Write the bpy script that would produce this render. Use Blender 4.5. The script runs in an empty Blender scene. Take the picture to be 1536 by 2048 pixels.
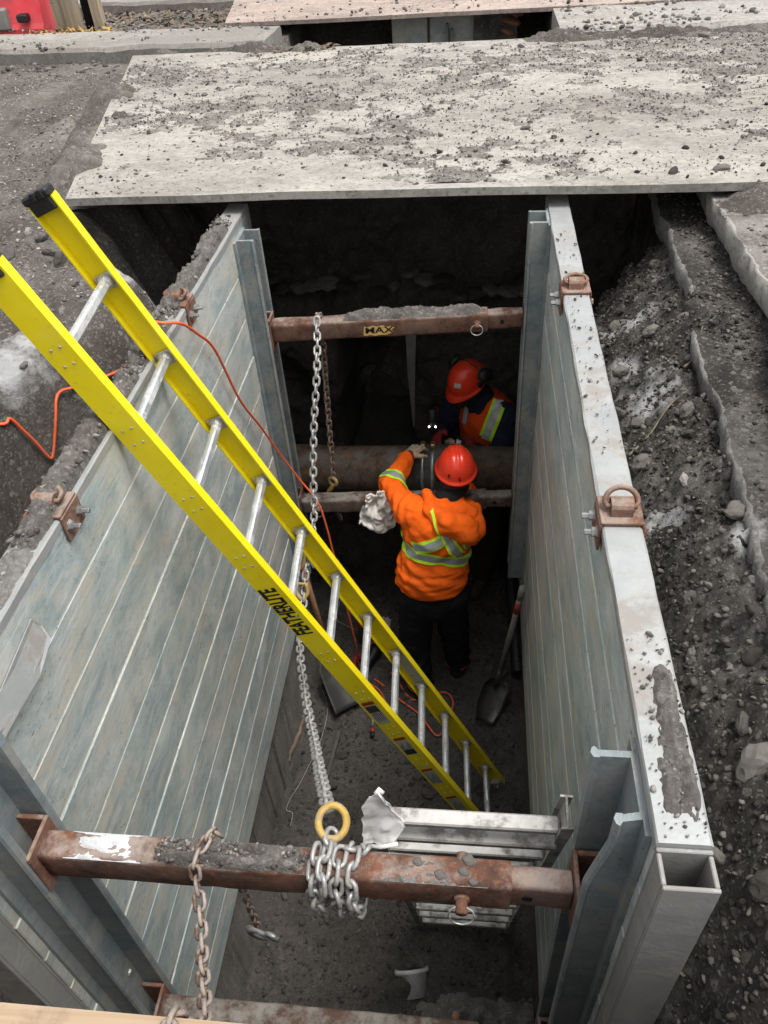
import bpy, math, random
import numpy as np
from mathutils import Matrix, Vector
from mathutils.bvhtree import BVHTree

# ------------------------------------------------------------------ camera, sky, sun, exposure
scene = bpy.context.scene
COL = scene.collection
random.seed(7)
rng = np.random.default_rng(7)

CAM = np.array([0.0, 0.0, 1.3113])
RC = np.array([[0.9940084, 0.0910179, -0.0605226], [0.0150453, -0.6623745, -0.7490218], [-0.1082631, 0.7436234, -0.6597753]])
cd = bpy.data.cameras.new('camera')
cd.sensor_fit = 'VERTICAL'; cd.sensor_height = 36.0
cd.lens = 1573.9 / 2048 * 36.0
cd.clip_start = 0.05; cd.clip_end = 500
cam = bpy.data.objects.new('camera', cd); COL.objects.link(cam)
mw = Matrix.Identity(4)
for i in range(3):
    mw[i][0] = RC[0][i]; mw[i][1] = -RC[1][i]; mw[i][2] = -RC[2][i]; mw[i][3] = CAM[i]
cam.matrix_world = mw
scene.camera = cam

SUN_EL, SUN_AZ = math.radians(72), math.radians(100)      # azimuth clockwise from +Y
world = bpy.data.worlds.new('World'); scene.world = world
world.use_nodes = True
wt = world.node_tree; wt.nodes.clear()
sky = wt.nodes.new('ShaderNodeTexSky'); sky.sky_type = 'NISHITA'; sky.sun_disc = False
sky.sun_elevation = SUN_EL; sky.sun_rotation = SUN_AZ
sky.air_density = 1.0; sky.dust_density = 4.0; sky.ozone_density = 1.0
hs = wt.nodes.new('ShaderNodeHueSaturation'); hs.inputs['Saturation'].default_value = 0.16   # cloud-covered sky
hs.inputs['Value'].default_value = 1.0
bg = wt.nodes.new('ShaderNodeBackground'); bg.inputs['Strength'].default_value = 0.14
wo = wt.nodes.new('ShaderNodeOutputWorld')
wt.links.new(sky.outputs[0], hs.inputs['Color']); wt.links.new(hs.outputs[0], bg.inputs['Color']); wt.links.new(bg.outputs[0], wo.inputs['Surface'])
sl = bpy.data.lights.new('sun', 'SUN'); sl.energy = 1.5; sl.angle = math.radians(24); sl.color = (1.0, 0.97, 0.92)
so = bpy.data.objects.new('sun', sl); COL.objects.link(so)
sd = Vector((math.sin(SUN_AZ) * math.cos(SUN_EL), math.cos(SUN_AZ) * math.cos(SUN_EL), math.sin(SUN_EL)))
so.rotation_euler = (-sd).to_track_quat('-Z', 'Y').to_euler()
vs = scene.view_settings
vs.view_transform = 'Standard'; vs.look = 'None'; vs.gamma = 1.0; vs.use_curve_mapping = False
vs.exposure = 0.98
scene.cycles.max_bounces = 8; scene.cycles.diffuse_bounces = 5
scene.cycles.use_denoising = True

# ------------------------------------------------------------------ numpy noise
def _h(ix, iy, iz, s):
    n = (ix.astype(np.int64) * 374761393 + iy.astype(np.int64) * 668265263 + iz.astype(np.int64) * 1442695041 + s * 974711) & 0xffffffff
    n = ((n ^ (n >> 13)) * 1274126177) & 0xffffffff
    n = ((n ^ (n >> 16)) * 2246822519) & 0xffffffff
    return ((n ^ (n >> 15)) & 0xffffff) / float(0xffffff) * 2 - 1
def vn(x, y, z=None, s=0):
    x = np.asarray(x, float); y = np.asarray(y, float)
    z = np.zeros_like(x) if z is None else np.asarray(z, float)
    ix, iy, iz = np.floor(x), np.floor(y), np.floor(z)
    fx, fy, fz = x - ix, y - iy, z - iz
    fx, fy, fz = [f * f * f * (f * (f * 6 - 15) + 10) for f in (fx, fy, fz)]
    r = 0
    for a in (0, 1):
        for b in (0, 1):
            for c in (0, 1):
                w = (fx if a else 1 - fx) * (fy if b else 1 - fy) * (fz if c else 1 - fz)
                r = r + w * _h(ix + a, iy + b, iz + c, s)
    return r
def fbm(x, y, z=None, o=4, s=0, g=0.5):
    r = 0; a = 1.0; f = 1.0
    for k in range(o):
        r = r + a * vn(x * f, y * f, None if z is None else z * f, s + k * 17)
        a *= g; f *= 2.03
    return r
def sst(a, b, t):
    u = np.clip((t - a) / (b - a), 0, 1); return u * u * (3 - 2 * u)

# ------------------------------------------------------------------ node materials
class NT:
    def __init__(self, name):
        self.m = bpy.data.materials.new(name); self.m.use_nodes = True
        self.t = self.m.node_tree; self.t.nodes.clear()
        self.out = self.t.nodes.new('ShaderNodeOutputMaterial')
        self.b = self.t.nodes.new('ShaderNodeBsdfPrincipled')
        self.t.links.new(self.b.outputs[0], self.out.inputs[0])
        self.co = self.t.nodes.new('ShaderNodeTexCoord').outputs['Object']
    def set(self, k, v):
        s = self.b.inputs[k]
        if hasattr(v, 'is_linked'): self.t.links.new(v, s)
        elif isinstance(v, tuple) and len(v) == 3: s.default_value = (*v, 1)
        else: s.default_value = v
        return self
    def inp(self, n, k, v):
        s = n.inputs[k]
        if hasattr(v, 'is_linked'): self.t.links.new(v, s)
        elif isinstance(v, tuple) and len(v) == 3 and s.type == 'RGBA': s.default_value = (*v, 1)
        else: s.default_value = v
    def map(self, sc, loc=(0, 0, 0), vec=None):
        n = self.t.nodes.new('ShaderNodeMapping'); self.inp(n, 'Vector', vec or self.co)
        n.inputs['Scale'].default_value = sc; n.inputs['Location'].default_value = loc
        return n.outputs[0]
    def noise(self, sc, det=4, ro=0.55, vec=None, dist=0.0):
        n = self.t.nodes.new('ShaderNodeTexNoise'); self.inp(n, 'Vector', vec or self.co)
        n.inputs['Scale'].default_value = sc; n.inputs['Detail'].default_value = det; n.inputs['Roughness'].default_value = ro; n.inputs['Distortion'].default_value = dist
        return n.outputs[0]
    def voro(self, sc, out='Distance', vec=None, feature='F1'):
        n = self.t.nodes.new('ShaderNodeTexVoronoi'); n.feature = feature; self.inp(n, 'Vector', vec or self.co)
        n.inputs['Scale'].default_value = sc
        return n.outputs[out]
    def ramp(self, f, a, b, lo=0.0, hi=1.0):
        n = self.t.nodes.new('ShaderNodeMapRange'); self.inp(n, 'Value', f)
        n.inputs['From Min'].default_value = a; n.inputs['From Max'].default_value = b; n.inputs['To Min'].default_value = lo; n.inputs['To Max'].default_value = hi
        return n.outputs[0]
    def mix(self, f, a, b, mode='MIX'):
        n = self.t.nodes.new('ShaderNodeMix'); n.data_type = 'RGBA'; n.blend_type = mode
        self.inp(n, 0, f); self.inp(n, 6, a); self.inp(n, 7, b)
        return n.outputs[2]
    def math(self, op, a, b=0.0):
        n = self.t.nodes.new('ShaderNodeMath'); n.operation = op; self.inp(n, 0, a); self.inp(n, 1, b)
        return n.outputs[0]
    def sep(self, v):
        n = self.t.nodes.new('ShaderNodeSeparateXYZ'); self.inp(n, 0, v); return n.outputs
    def up(self):
        n = self.t.nodes.new('ShaderNodeNewGeometry'); return self.sep(n.outputs['Normal'])[2]
    def rnd(self):
        return self.t.nodes.new('ShaderNodeObjectInfo').outputs['Random']
    def attr(self, nm):
        n = self.t.nodes.new('ShaderNodeAttribute'); n.attribute_name = nm; return n.outputs['Fac']
    def bump(self, h, st=0.4, d=0.01):
        n = self.t.nodes.new('ShaderNodeBump'); n.inputs['Strength'].default_value = st; n.inputs['Distance'].default_value = d
        self.inp(n, 'Height', h); self.t.links.new(n.outputs[0], self.b.inputs['Normal']); return self

MATS = {}
def plain(name, col, rough=0.6, metal=0.0, var=0.25, sc=25, bump=0.15, bd=0.004, dust=0.0, dcol=(0.22, 0.2, 0.18), spec=0.4):
    n = NT(name)
    a = tuple(c * (1 - var) for c in col); b = tuple(min(1, c * (1 + var * 0.6)) for c in col)
    c = n.mix(n.ramp(n.noise(sc, 5), 0.3, 0.7), a, b)
    if dust > 0:
        f = n.math('MULTIPLY', n.ramp(n.noise(sc * 0.35, 6, 0.7), 0.42, 0.66), dust)
        c = n.mix(f, c, dcol)
        n.set('Roughness', n.ramp(f, 0, 1, rough, 0.95))
    else:
        n.set('Roughness', rough)
    n.set('Base Color', c); n.set('Metallic', metal); n.set('Specular IOR Level', spec)
    n.bump(n.noise(sc * 3, 5, 0.6), bump, bd)
    MATS[name] = n.m; return n.m

def soil(name, dark, lite, speck, big=3.0, dusty=0.0, dcol=(0.3, 0.285, 0.26), spots=()):
    n = NT(name)
    c = n.mix(n.ramp(n.noise(big, 6, 0.65), 0.32, 0.7), dark, lite)
    c = n.mix(n.ramp(n.noise(70, 4, 0.7), 0.35, 0.72, 0.0, 0.65), c, tuple(v * 0.4 for v in dark))
    v = n.sep(n.voro(150, 'Color'))[0]
    c = n.mix(n.math('MULTIPLY', n.ramp(v, 0.84, 0.94), 0.32), c, speck)
    v2 = n.sep(n.voro(60, 'Color'))[0]
    c = n.mix(n.math('MULTIPLY', n.ramp(v2, 0.93, 0.98), 0.35), c, speck)
    if dusty > 0:
        f = n.math('MULTIPLY', n.ramp(n.noise(1.7, 7, 0.68), 0.5, 0.68), n.ramp(n.noise(28, 4, 0.6), 0.3, 0.6))
        c = n.mix(n.math('MULTIPLY', f, dusty), c, dcol)
    for (sx, sy, sz, r) in spots:                       # spilt cement powder
        d = n.t.nodes.new('ShaderNodeVectorMath'); d.operation = 'DISTANCE'
        n.inp(d, 0, n.co); d.inputs[1].default_value = (sx, sy, sz)
        e = n.math('ADD', d.outputs['Value'], n.ramp(n.noise(9, 5, 0.7), 0.2, 0.8, -r * 0.9, r * 0.9))
        c = n.mix(n.ramp(e, r * 0.3, r, 0.75, 0.0), c, (0.42, 0.42, 0.42))
    n.set('Base Color', c); n.set('Roughness', 0.95); n.set('Specular IOR Level', 0.2)
    h = n.math('ADD', n.noise(38, 9, 0.78), n.math('MULTIPLY', n.noise(150, 4, 0.7), 0.5))
    n.bump(h, 0.8, 0.013)
    MATS[name] = n.m; return n.m

def stone_mat(name, dark, lite):
    n = NT(name)
    a = n.attr('rnd')
    c = n.mix(n.ramp(a, 0.15, 1.0), dark, lite)
    c = n.mix(n.ramp(n.noise(60, 4, 0.6), 0.4, 0.75, 0, 0.5), c, tuple(v * 0.5 for v in dark))
    n.set('Base Color', c); n.set('Roughness', 0.92); n.set('Specular IOR Level', 0.25)
    n.bump(n.noise(140, 4, 0.65), 0.5, 0.004)
    MATS[name] = n.m; return n.m

soil('ground_soil', (0.066, 0.058, 0.050), (0.16, 0.143, 0.126), (0.33, 0.31, 0.28), 2.2, 0.5, spots=((-1.62, 2.25, -0.02, 0.2), (-1.48, 3.0, -0.05, 0.12), (-1.3, 2.98, -0.1, 0.1), (-2.3, 2.6, 0, 0.22)))
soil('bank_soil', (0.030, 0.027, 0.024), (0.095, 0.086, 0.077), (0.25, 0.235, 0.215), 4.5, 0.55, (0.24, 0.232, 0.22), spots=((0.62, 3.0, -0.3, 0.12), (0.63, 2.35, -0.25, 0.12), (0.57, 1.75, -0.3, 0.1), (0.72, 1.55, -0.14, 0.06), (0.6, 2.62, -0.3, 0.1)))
soil('floor_soil', (0.062, 0.056, 0.050), (0.12, 0.110, 0.10), (0.15, 0.143, 0.134), 4.0, 0.12, (0.1, 0.098, 0.095))
soil('clod_soil', (0.10, 0.092, 0.084), (0.2, 0.185, 0.168), (0.32, 0.3, 0.28), 9.0)
soil('grey_mud', (0.15, 0.145, 0.135), (0.26, 0.25, 0.235), (0.34, 0.33, 0.31), 6.0)
stone_mat('gravel', (0.07, 0.063, 0.056), (0.30, 0.28, 0.255))
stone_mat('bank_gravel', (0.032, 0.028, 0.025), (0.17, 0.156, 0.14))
stone_mat('grit', (0.10, 0.092, 0.082), (0.40, 0.38, 0.35))
stone_mat('floor_gravel', (0.05, 0.045, 0.041), (0.115, 0.107, 0.098))

def plate_mat(name, clean, dirt, tint):
    n = NT(name)
    v = n.map((1.0, 1.6, 1.0))
    c = n.mix(n.ramp(n.noise(5, 6, 0.7, v), 0.3, 0.7), tuple(x * 0.72 for x in clean), clean)
    c = n.mix(n.ramp(n.noise(1.3, 3, 0.5), 0.55, 0.72, 0, 0.45), c, tint)
    g = n.math('ADD', n.noise(0.8, 6, 0.6, n.map((0.8, 1.5, 1))), n.math('MULTIPLY', n.math('SUBTRACT', n.noise(13, 7, 0.78, n.map((1, 1.8, 1))), 0.5), 0.85))
    f = n.ramp(g, 0.42, 0.62, 0, 0.7)
    c = n.mix(f, c, dirt)
    s = n.sep(n.voro(75, 'Color'))[0]
    c = n.mix(n.ramp(s, 0.9, 0.94, 0, 0.55), c, tuple(x * 0.7 for x in dirt))
    c = n.mix(n.ramp(n.noise(34, 5, 0.75), 0.5, 0.66, 0, 0.6), c, tuple(x * 1.1 for x in dirt))
    c = n.mix(n.ramp(n.noise(120, 3, 0.7), 0.55, 0.72, 0, 0.5), c, tuple(x * 0.7 for x in dirt))
    n.set('Base Color', c); n.set('Roughness', 0.85); n.set('Specular IOR Level', 0.25)
    n.bump(n.math('ADD', n.noise(60, 6, 0.7), n.math('MULTIPLY', f, 1.2)), 0.5, 0.006)
    MATS[name] = n.m
plate_mat('dusty_plate', (0.385, 0.363, 0.325), (0.175, 0.16, 0.142), (0.40, 0.35, 0.27))
plate_mat('pink_plate', (0.42, 0.34, 0.29), (0.16, 0.13, 0.115), (0.40, 0.27, 0.2))
soil('pave_dirt', (0.15, 0.138, 0.122), (0.30, 0.28, 0.25), (0.42, 0.40, 0.37), 5.0, 0.5, (0.40, 0.38, 0.35))
soil('plate_dirt', (0.15, 0.136, 0.12), (0.28, 0.26, 0.232), (0.38, 0.36, 0.33), 6.0, 0.6, (0.36, 0.335, 0.30))
plain('cement_white', (0.50, 0.51, 0.52), 0.9, 0, 0.25, 30, 0.6, 0.006, dust=0.5, dcol=(0.3, 0.27, 0.24))
plate_mat('concrete', (0.36, 0.345, 0.315), (0.16, 0.147, 0.132), (0.36, 0.33, 0.28))

def panel_mat(name, base, blue, mud):
    n = NT(name)
    r = n.rnd()
    off = n.t.nodes.new('ShaderNodeVectorMath'); off.operation = 'ADD'; n.inp(off, 0, n.co)
    cx = n.t.nodes.new('ShaderNodeCombineXYZ'); n.inp(cx, 0, n.math('MULTIPLY', r, 7.0)); n.inp(cx, 1, n.math('MULTIPLY', r, 31.0)); n.inp(cx, 2, n.math('MULTIPLY', r, 3.0))
    n.t.links.new(cx.outputs[0], off.inputs[1]); V = off.outputs[0]
    cloud = n.noise(6, 10, 0.78, n.map((1, 0.55, 1), vec=V), 0.5)
    tan = n.noise(8, 10, 0.78, n.map((1, 0.4, 1), loc=(3, 1, 2), vec=V), 0.3)
    fine = n.noise(130, 5, 0.7, n.map((1, 0.03, 1.0), vec=V))
    wide = n.noise(22, 5, 0.6, n.map((1, 0.03, 1.0), vec=V))
    c = n.mix(n.ramp(cloud, 0.40, 0.60), blue, base)
    c = n.mix(n.ramp(tan, 0.47, 0.62, 0, 0.75), c, mud)
    c = n.mix(n.ramp(wide, 0.55, 0.75, 0, 0.3), c, tuple(x * 0.62 for x in blue))
    c = n.mix(n.ramp(fine, 0.55, 0.72, 0, 0.35), c, tuple(min(1, x * 1.4) for x in base))
    c = n.mix(n.ramp(fine, 0.44, 0.3, 0, 0.3), c, tuple(x * 0.55 for x in blue))
    sc = n.noise(9, 3, 0.5, n.map((1, 0.6, 1), vec=V), 1.8)      # long thin scratches
    band = n.math('ABSOLUTE', n.math('SUBTRACT', sc, 0.5))
    c = n.mix(n.math('MULTIPLY', n.ramp(band, 0.0, 0.006, 0.75, 0.0), n.ramp(n.noise(5, 3, 0.5, V), 0.45, 0.6)), c, (0.08, 0.085, 0.085))
    pit = n.noise(85, 4, 0.8, n.map((1, 0.4, 1), vec=V))
    c = n.mix(n.math('MULTIPLY', n.ramp(pit, 0.57, 0.66, 0, 0.85), n.ramp(n.noise(3, 5, 0.65, V), 0.44, 0.58)), c, (0.05, 0.052, 0.054))
    c = n.mix(n.math('MULTIPLY', r, 0.22), c, tuple(x * 0.6 for x in mud))
    n.set('Base Color', c); n.set('Metallic', 0.08); n.set('Roughness', n.ramp(fine, 0.3, 0.7, 0.45, 0.75))
    n.bump(n.math('ADD', fine, n.math('ADD', tan, pit)), 0.3, 0.003)
    MATS[name] = n.m
panel_mat('alu_panel', (0.50, 0.53, 0.515), (0.23, 0.305, 0.32), (0.49, 0.445, 0.355))
panel_mat('alu_post', (0.25, 0.275, 0.28), (0.13, 0.17, 0.185), (0.31, 0.29, 0.255))

def alu_dirty(name, col, dirt, amt=0.5, metal=0.7, sc=14):
    n = NT(name)
    c = n.mix(n.ramp(n.noise(sc, 5, 0.6), 0.35, 0.7), tuple(x * 0.78 for x in col), col)
    f = n.ramp(n.noise(sc * 0.8, 7, 0.72), 0.5, 0.62, 0, amt)
    c = n.mix(f, c, dirt)
    n.set('Base Color', c); n.set('Metallic', n.ramp(f, 0, amt, metal, 0.0)); n.set('Roughness', n.ramp(f, 0, amt, 0.38, 0.9))
    n.bump(n.math('ADD', n.noise(70, 5, 0.65), f), 0.3, 0.003)
    MATS[name] = n.m
alu_dirty('wall_top', (0.34, 0.35, 0.345), (0.21, 0.19, 0.168), 0.8, 0.2, 7)
alu_dirty('end_tube', (0.30, 0.295, 0.28), (0.19, 0.18, 0.165), 0.7, 0.2, 6)
alu_dirty('rung_alu', (0.68, 0.70, 0.71), (0.22, 0.20, 0.18), 0.7, 0.75, 16)
alu_dirty('clamp_alu', (0.5, 0.5, 0.49), (0.28, 0.26, 0.24), 0.5, 0.6, 30)
alu_dirty('white_alu', (0.40, 0.39, 0.365), (0.13, 0.118, 0.105), 0.9, 0.1, 16)
alu_dirty('steel', (0.42, 0.42, 0.41), (0.2, 0.18, 0.16), 0.4, 0.85, 30)
alu_dirty('chain_steel', (0.36, 0.355, 0.345), (0.24, 0.22, 0.195), 0.85, 0.35, 45)
alu_dirty('shovel_steel', (0.085, 0.083, 0.08), (0.07, 0.065, 0.06), 0.7, 0.4, 12)

def rust_mat(name, rust=(0.165, 0.072, 0.042), dark=(0.055, 0.032, 0.025), dust=(0.33, 0.29, 0.26), amt=0.62, side=0.25):
    n = NT(name)
    c = n.mix(n.ramp(n.noise(18, 6, 0.7), 0.35, 0.68), dark, rust)
    c = n.mix(n.ramp(n.noise(70, 4, 0.6), 0.55, 0.72, 0, 0.5), c, tuple(min(1, x * 1.9) for x in rust))
    u = n.ramp(n.up(), 0.2, 0.9, side, 1.0)            # dried mud lies on what faces up
    f = n.math('MULTIPLY', n.ramp(n.noise(7, 7, 0.72), 0.44, 0.58), u)
    c = n.mix(n.math('MULTIPLY', f, amt), c, dust)
    n.set('Base Color', c); n.set('Roughness', 0.88); n.set('Metallic', 0.05); n.set('Specular IOR Level', 0.25)
    n.bump(n.math('ADD', n.noise(55, 6, 0.7), f), 0.5, 0.004)
    MATS[name] = n.m
rust_mat('rust_tube')
rust_mat('rust_bracket', (0.2, 0.095, 0.06), (0.085, 0.042, 0.028), (0.3, 0.25, 0.21), 0.7, 0.2)
rust_mat('rust_chain', (0.2, 0.125, 0.085), (0.09, 0.055, 0.04), (0.34, 0.31, 0.28), 0.8, 0.6)
rust_mat('pipe_iron', (0.13, 0.072, 0.038), (0.035, 0.03, 0.026), (0.12, 0.108, 0.094), 0.85, 0.5)
rust_mat('lower_tube', (0.12, 0.07, 0.05), (0.05, 0.035, 0.03), (0.24, 0.225, 0.2), 0.95, 0.35)

plain('yellow_rail', (0.78, 0.62, 0.0), 0.42, 0, 0.10, 9, 0.08, 0.002, dust=0.22, dcol=(0.36, 0.28, 0.05), spec=0.5)
plain('black_plastic', (0.012, 0.012, 0.013), 0.5, 0, 0.3, 30)
plain('black_print', (0.01, 0.01, 0.01), 0.6, 0, 0.1, 30, 0.0)
plain('sticker_grey', (0.42, 0.42, 0.40), 0.55, 0, 0.15, 40, 0.02, dust=0.4)
plain('sticker_dark', (0.03, 0.03, 0.03), 0.5, 0, 0.2, 40, 0.02)
plain('sticker_red', (0.32, 0.03, 0.015), 0.5, 0, 0.2, 40, 0.02)
plain('sticker_yellow', (0.62, 0.40, 0.13), 0.7, 0, 0.25, 40, 0.05)
plain('orange_cord', (0.72, 0.11, 0.03), 0.45, 0, 0.15, 40, 0.05, dust=0.25)
plain('orange_fabric', (0.95, 0.135, 0.008), 0.9, 0, 0.16, 22, 0.45, 0.006, dust=0.22, dcol=(0.28, 0.09, 0.035), spec=0.15)
plain('vest_orange', (0.65, 0.075, 0.01), 0.9, 0, 0.15, 60, 0.3, 0.003, spec=0.15)
plain('lime_tape', (0.50, 0.80, 0.03), 0.7, 0, 0.1, 60, 0.1, 0.002)
plain('silver_tape', (0.30, 0.31, 0.32), 0.45, 0.1, 0.12, 50, 0.1, 0.002)
plain('vest_silver', (0.55, 0.56, 0.57), 0.5, 0.1, 0.2, 50, 0.1, 0.002)
plain('black_trousers', (0.016, 0.016, 0.018), 0.95, 0, 0.3, 30, 0.3, 0.004, spec=0.1)
plain('olive_trousers', (0.035, 0.031, 0.024), 0.95, 0, 0.3, 20, 0.3, 0.004, spec=0.1)
plain('navy_sleeve', (0.018, 0.024, 0.042), 0.9, 0, 0.2, 40, 0.3, 0.004, spec=0.15)
plain('boot_leather', (0.016, 0.014, 0.013), 0.6, 0, 0.4, 30, 0.3)
plain('tan_boot', (0.06, 0.045, 0.03), 0.8, 0, 0.4, 20, 0.3)
plain('red_hat', (0.80, 0.045, 0.015), 0.28, 0, 0.06, 12, 0.04, 0.002, dust=0.12, dcol=(0.4, 0.1, 0.06), spec=0.5)
plain('glove_red', (0.22, 0.012, 0.015), 0.9, 0, 0.3, 60, 0.3)
plain('glove_tan', (0.42, 0.32, 0.22), 0.9, 0, 0.3, 40, 0.3, dust=0.4, dcol=(0.2, 0.15, 0.12))
plain('dark_skin', (0.035, 0.022, 0.016), 0.6, 0, 0.2, 30)
plain('black_knit', (0.01, 0.01, 0.012), 0.95, 0, 0.3, 80, 0.4)
plain('earmuff_green', (0.02, 0.06, 0.03), 0.5, 0, 0.3, 40)
plain('white_cloth', (0.60, 0.57, 0.53), 0.8, 0, 0.15, 20, 0.2, dust=0.35, dcol=(0.35, 0.3, 0.26))
plain('white_plastic', (0.60, 0.60, 0.585), 0.5, 0, 0.12, 14, 0.08, dust=0.7, dcol=(0.3, 0.28, 0.26))
plain('red_plastic', (0.68, 0.035, 0.05), 0.45, 0, 0.15, 8, 0.1, dust=0.25, dcol=(0.6, 0.25, 0.24))
plain('red_paint', (0.30, 0.012, 0.015), 0.5, 0, 0.3, 30, 0.15, dust=0.3)
plain('grey_box', (0.2, 0.2, 0.19), 0.6, 0, 0.3, 10, 0.1, dust=0.4)
plain('hook_yellow', (0.42, 0.27, 0.05), 0.6, 0.1, 0.3, 70, 0.4, dust=0.95, dcol=(0.26, 0.23, 0.19))
plain('wood_handle', (0.22, 0.11, 0.055), 0.8, 0, 0.3, 20, 0.2)
plain('grey_handle', (0.2, 0.19, 0.175), 0.85, 0, 0.25, 25, 0.2)
plain('stick_wood', (0.2, 0.15, 0.1), 0.9, 0, 0.4, 20, 0.3, dust=0.7, dcol=(0.06, 0.055, 0.05))
plain('dark_bar', (0.07, 0.066, 0.062), 0.8, 0.1, 0.3, 20, 0.2)
plain('grey_wire', (0.3, 0.29, 0.28), 0.6, 0, 0.2, 20)
plain('black_mesh', (0.012, 0.010, 0.010), 0.8, 0, 0.3, 30)
plain('seam_dust', (0.75, 0.69, 0.56), 0.9, 0, 0.3, 12, 0.3)
plain('leaf_yellow', (0.38, 0.22, 0.05), 0.8, 0, 0.3, 30)
plain('leaf_dry', (0.15, 0.11, 0.075), 0.9, 0, 0.4, 30)
plain('brass', (0.4, 0.27, 0.12), 0.4, 0.8, 0.2, 40)
plain('brick_red', (0.3, 0.13, 0.085), 0.9, 0, 0.3, 30, 0.3)
plain('tunnel_earth', (0.02, 0.018, 0.016), 0.95, 0, 0.4, 12, 0.8, 0.01)

def wood_mat(name, a, b, axis):
    n = NT(name)
    s = [26.0, 26.0, 26.0]; s[axis] = 1.6
    g = n.noise(1.0, 5, 0.6, n.map(tuple(s)), 0.6)
    c = n.mix(n.ramp(g, 0.35, 0.68), a, b)
    c = n.mix(n.ramp(n.noise(12, 6, 0.7), 0.55, 0.7, 0, 0.45), c, tuple(x * 0.45 for x in a))
    n.set('Base Color', c); n.set('Roughness', 0.85); n.bump(g, 0.35, 0.004)
    MATS[name] = n.m
wood_mat('post_wood', (0.22, 0.17, 0.115), (0.36, 0.30, 0.215), 2)
wood_mat('ply_wood', (0.28, 0.15, 0.08), (0.42, 0.27, 0.17), 0)
wood_mat('ply_pale', (0.26, 0.18, 0.11), (0.40, 0.31, 0.215), 0)

def yellow():
    n = NT('yellow_rail')
    c = n.mix(n.ramp(n.noise(7, 5, 0.6), 0.3, 0.7), (0.74, 0.58, 0.0), (0.82, 0.67, 0.01))
    c = n.mix(n.ramp(n.noise(26, 8, 0.78), 0.58, 0.70, 0, 0.6), c, (0.42, 0.31, 0.04))
    c = n.mix(n.ramp(n.noise(60, 6, 0.8, n.map((0.3, 1, 0.3))), 0.63, 0.72, 0, 0.6), c, (0.2, 0.16, 0.07))
    c = n.mix(n.ramp(n.noise(4, 6, 0.7), 0.55, 0.75, 0, 0.35), c, (0.55, 0.48, 0.18))
    n.set('Base Color', c); n.set('Roughness', n.ramp(n.noise(20, 4), 0.3, 0.7, 0.35, 0.6)); n.bump(n.noise(80, 5, 0.7), 0.15, 0.002)
    MATS['yellow_rail'] = n.m
yellow()
_e = NT('lamp_white'); _e.set('Base Color', (0.9, 0.9, 0.8)); _e.set('Emission Color', (1.0, 0.95, 0.8)); _e.set('Emission Strength', 4.0); MATS['lamp_white'] = _e.m

# ------------------------------------------------------------------ mesh helpers
def link(o):
    COL.objects.link(o); return o
def tag(o, label=None, cat=None, group=None, kind=None):
    if label: o['label'] = label
    if cat: o['category'] = cat
    if group: o['group'] = group
    if kind: o['kind'] = kind
    return o
def thing(name, loc, label, cat, group=None):
    o = link(bpy.data.objects.new(name, None)); o.empty_display_size = 0.05
    o.location = loc
    return tag(o, label, cat, group)
def wloc(o):
    p = Vector((0, 0, 0))
    while o is not None:
        p += o.location; o = o.parent
    return np.array(p)
def attach(o, parent):
    if parent is not None: o.parent = parent
    return o
def mk(name, v, f, mats, parent=None, smooth=False, mi=None, origin=None):
    """v: world-space vertices. The object's origin is put at `origin` (default: the vertices' centre, base)."""
    v = np.asarray(v, float).reshape(-1, 3)
    if origin is None:
        if parent is None:
            origin = np.array([(v[:, 0].min() + v[:, 0].max()) / 2, (v[:, 1].min() + v[:, 1].max()) / 2, v[:, 2].min()])
        else: origin = wloc(parent)
    origin = np.asarray(origin, float)
    me = bpy.data.meshes.new(name)
    me.from_pydata((v - origin).tolist(), [], [tuple(int(i) for i in q) for q in f])
    for m in ([mats] if isinstance(mats, str) else mats): me.materials.append(MATS[m])
    if mi is not None: me.polygons.foreach_set('material_index', np.asarray(mi, np.int32))
    if smooth: me.polygons.foreach_set('use_smooth', np.ones(len(me.polygons), bool))
    me.update()
    o = link(bpy.data.objects.new(name, me))
    if parent is not None:
        o.parent = parent; o.location = Vector(origin - wloc(parent))
    else: o.location = Vector(origin)
    return o
def inst(name, me, parent, M):
    """another object over shared mesh data; M: world matrix"""
    o = link(bpy.data.objects.new(name, me))
    M = M.copy()
    if parent is not None:
        o.parent = parent; M.translation = M.translation - Vector(wloc(parent))
    o.matrix_local = M
    return o

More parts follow.
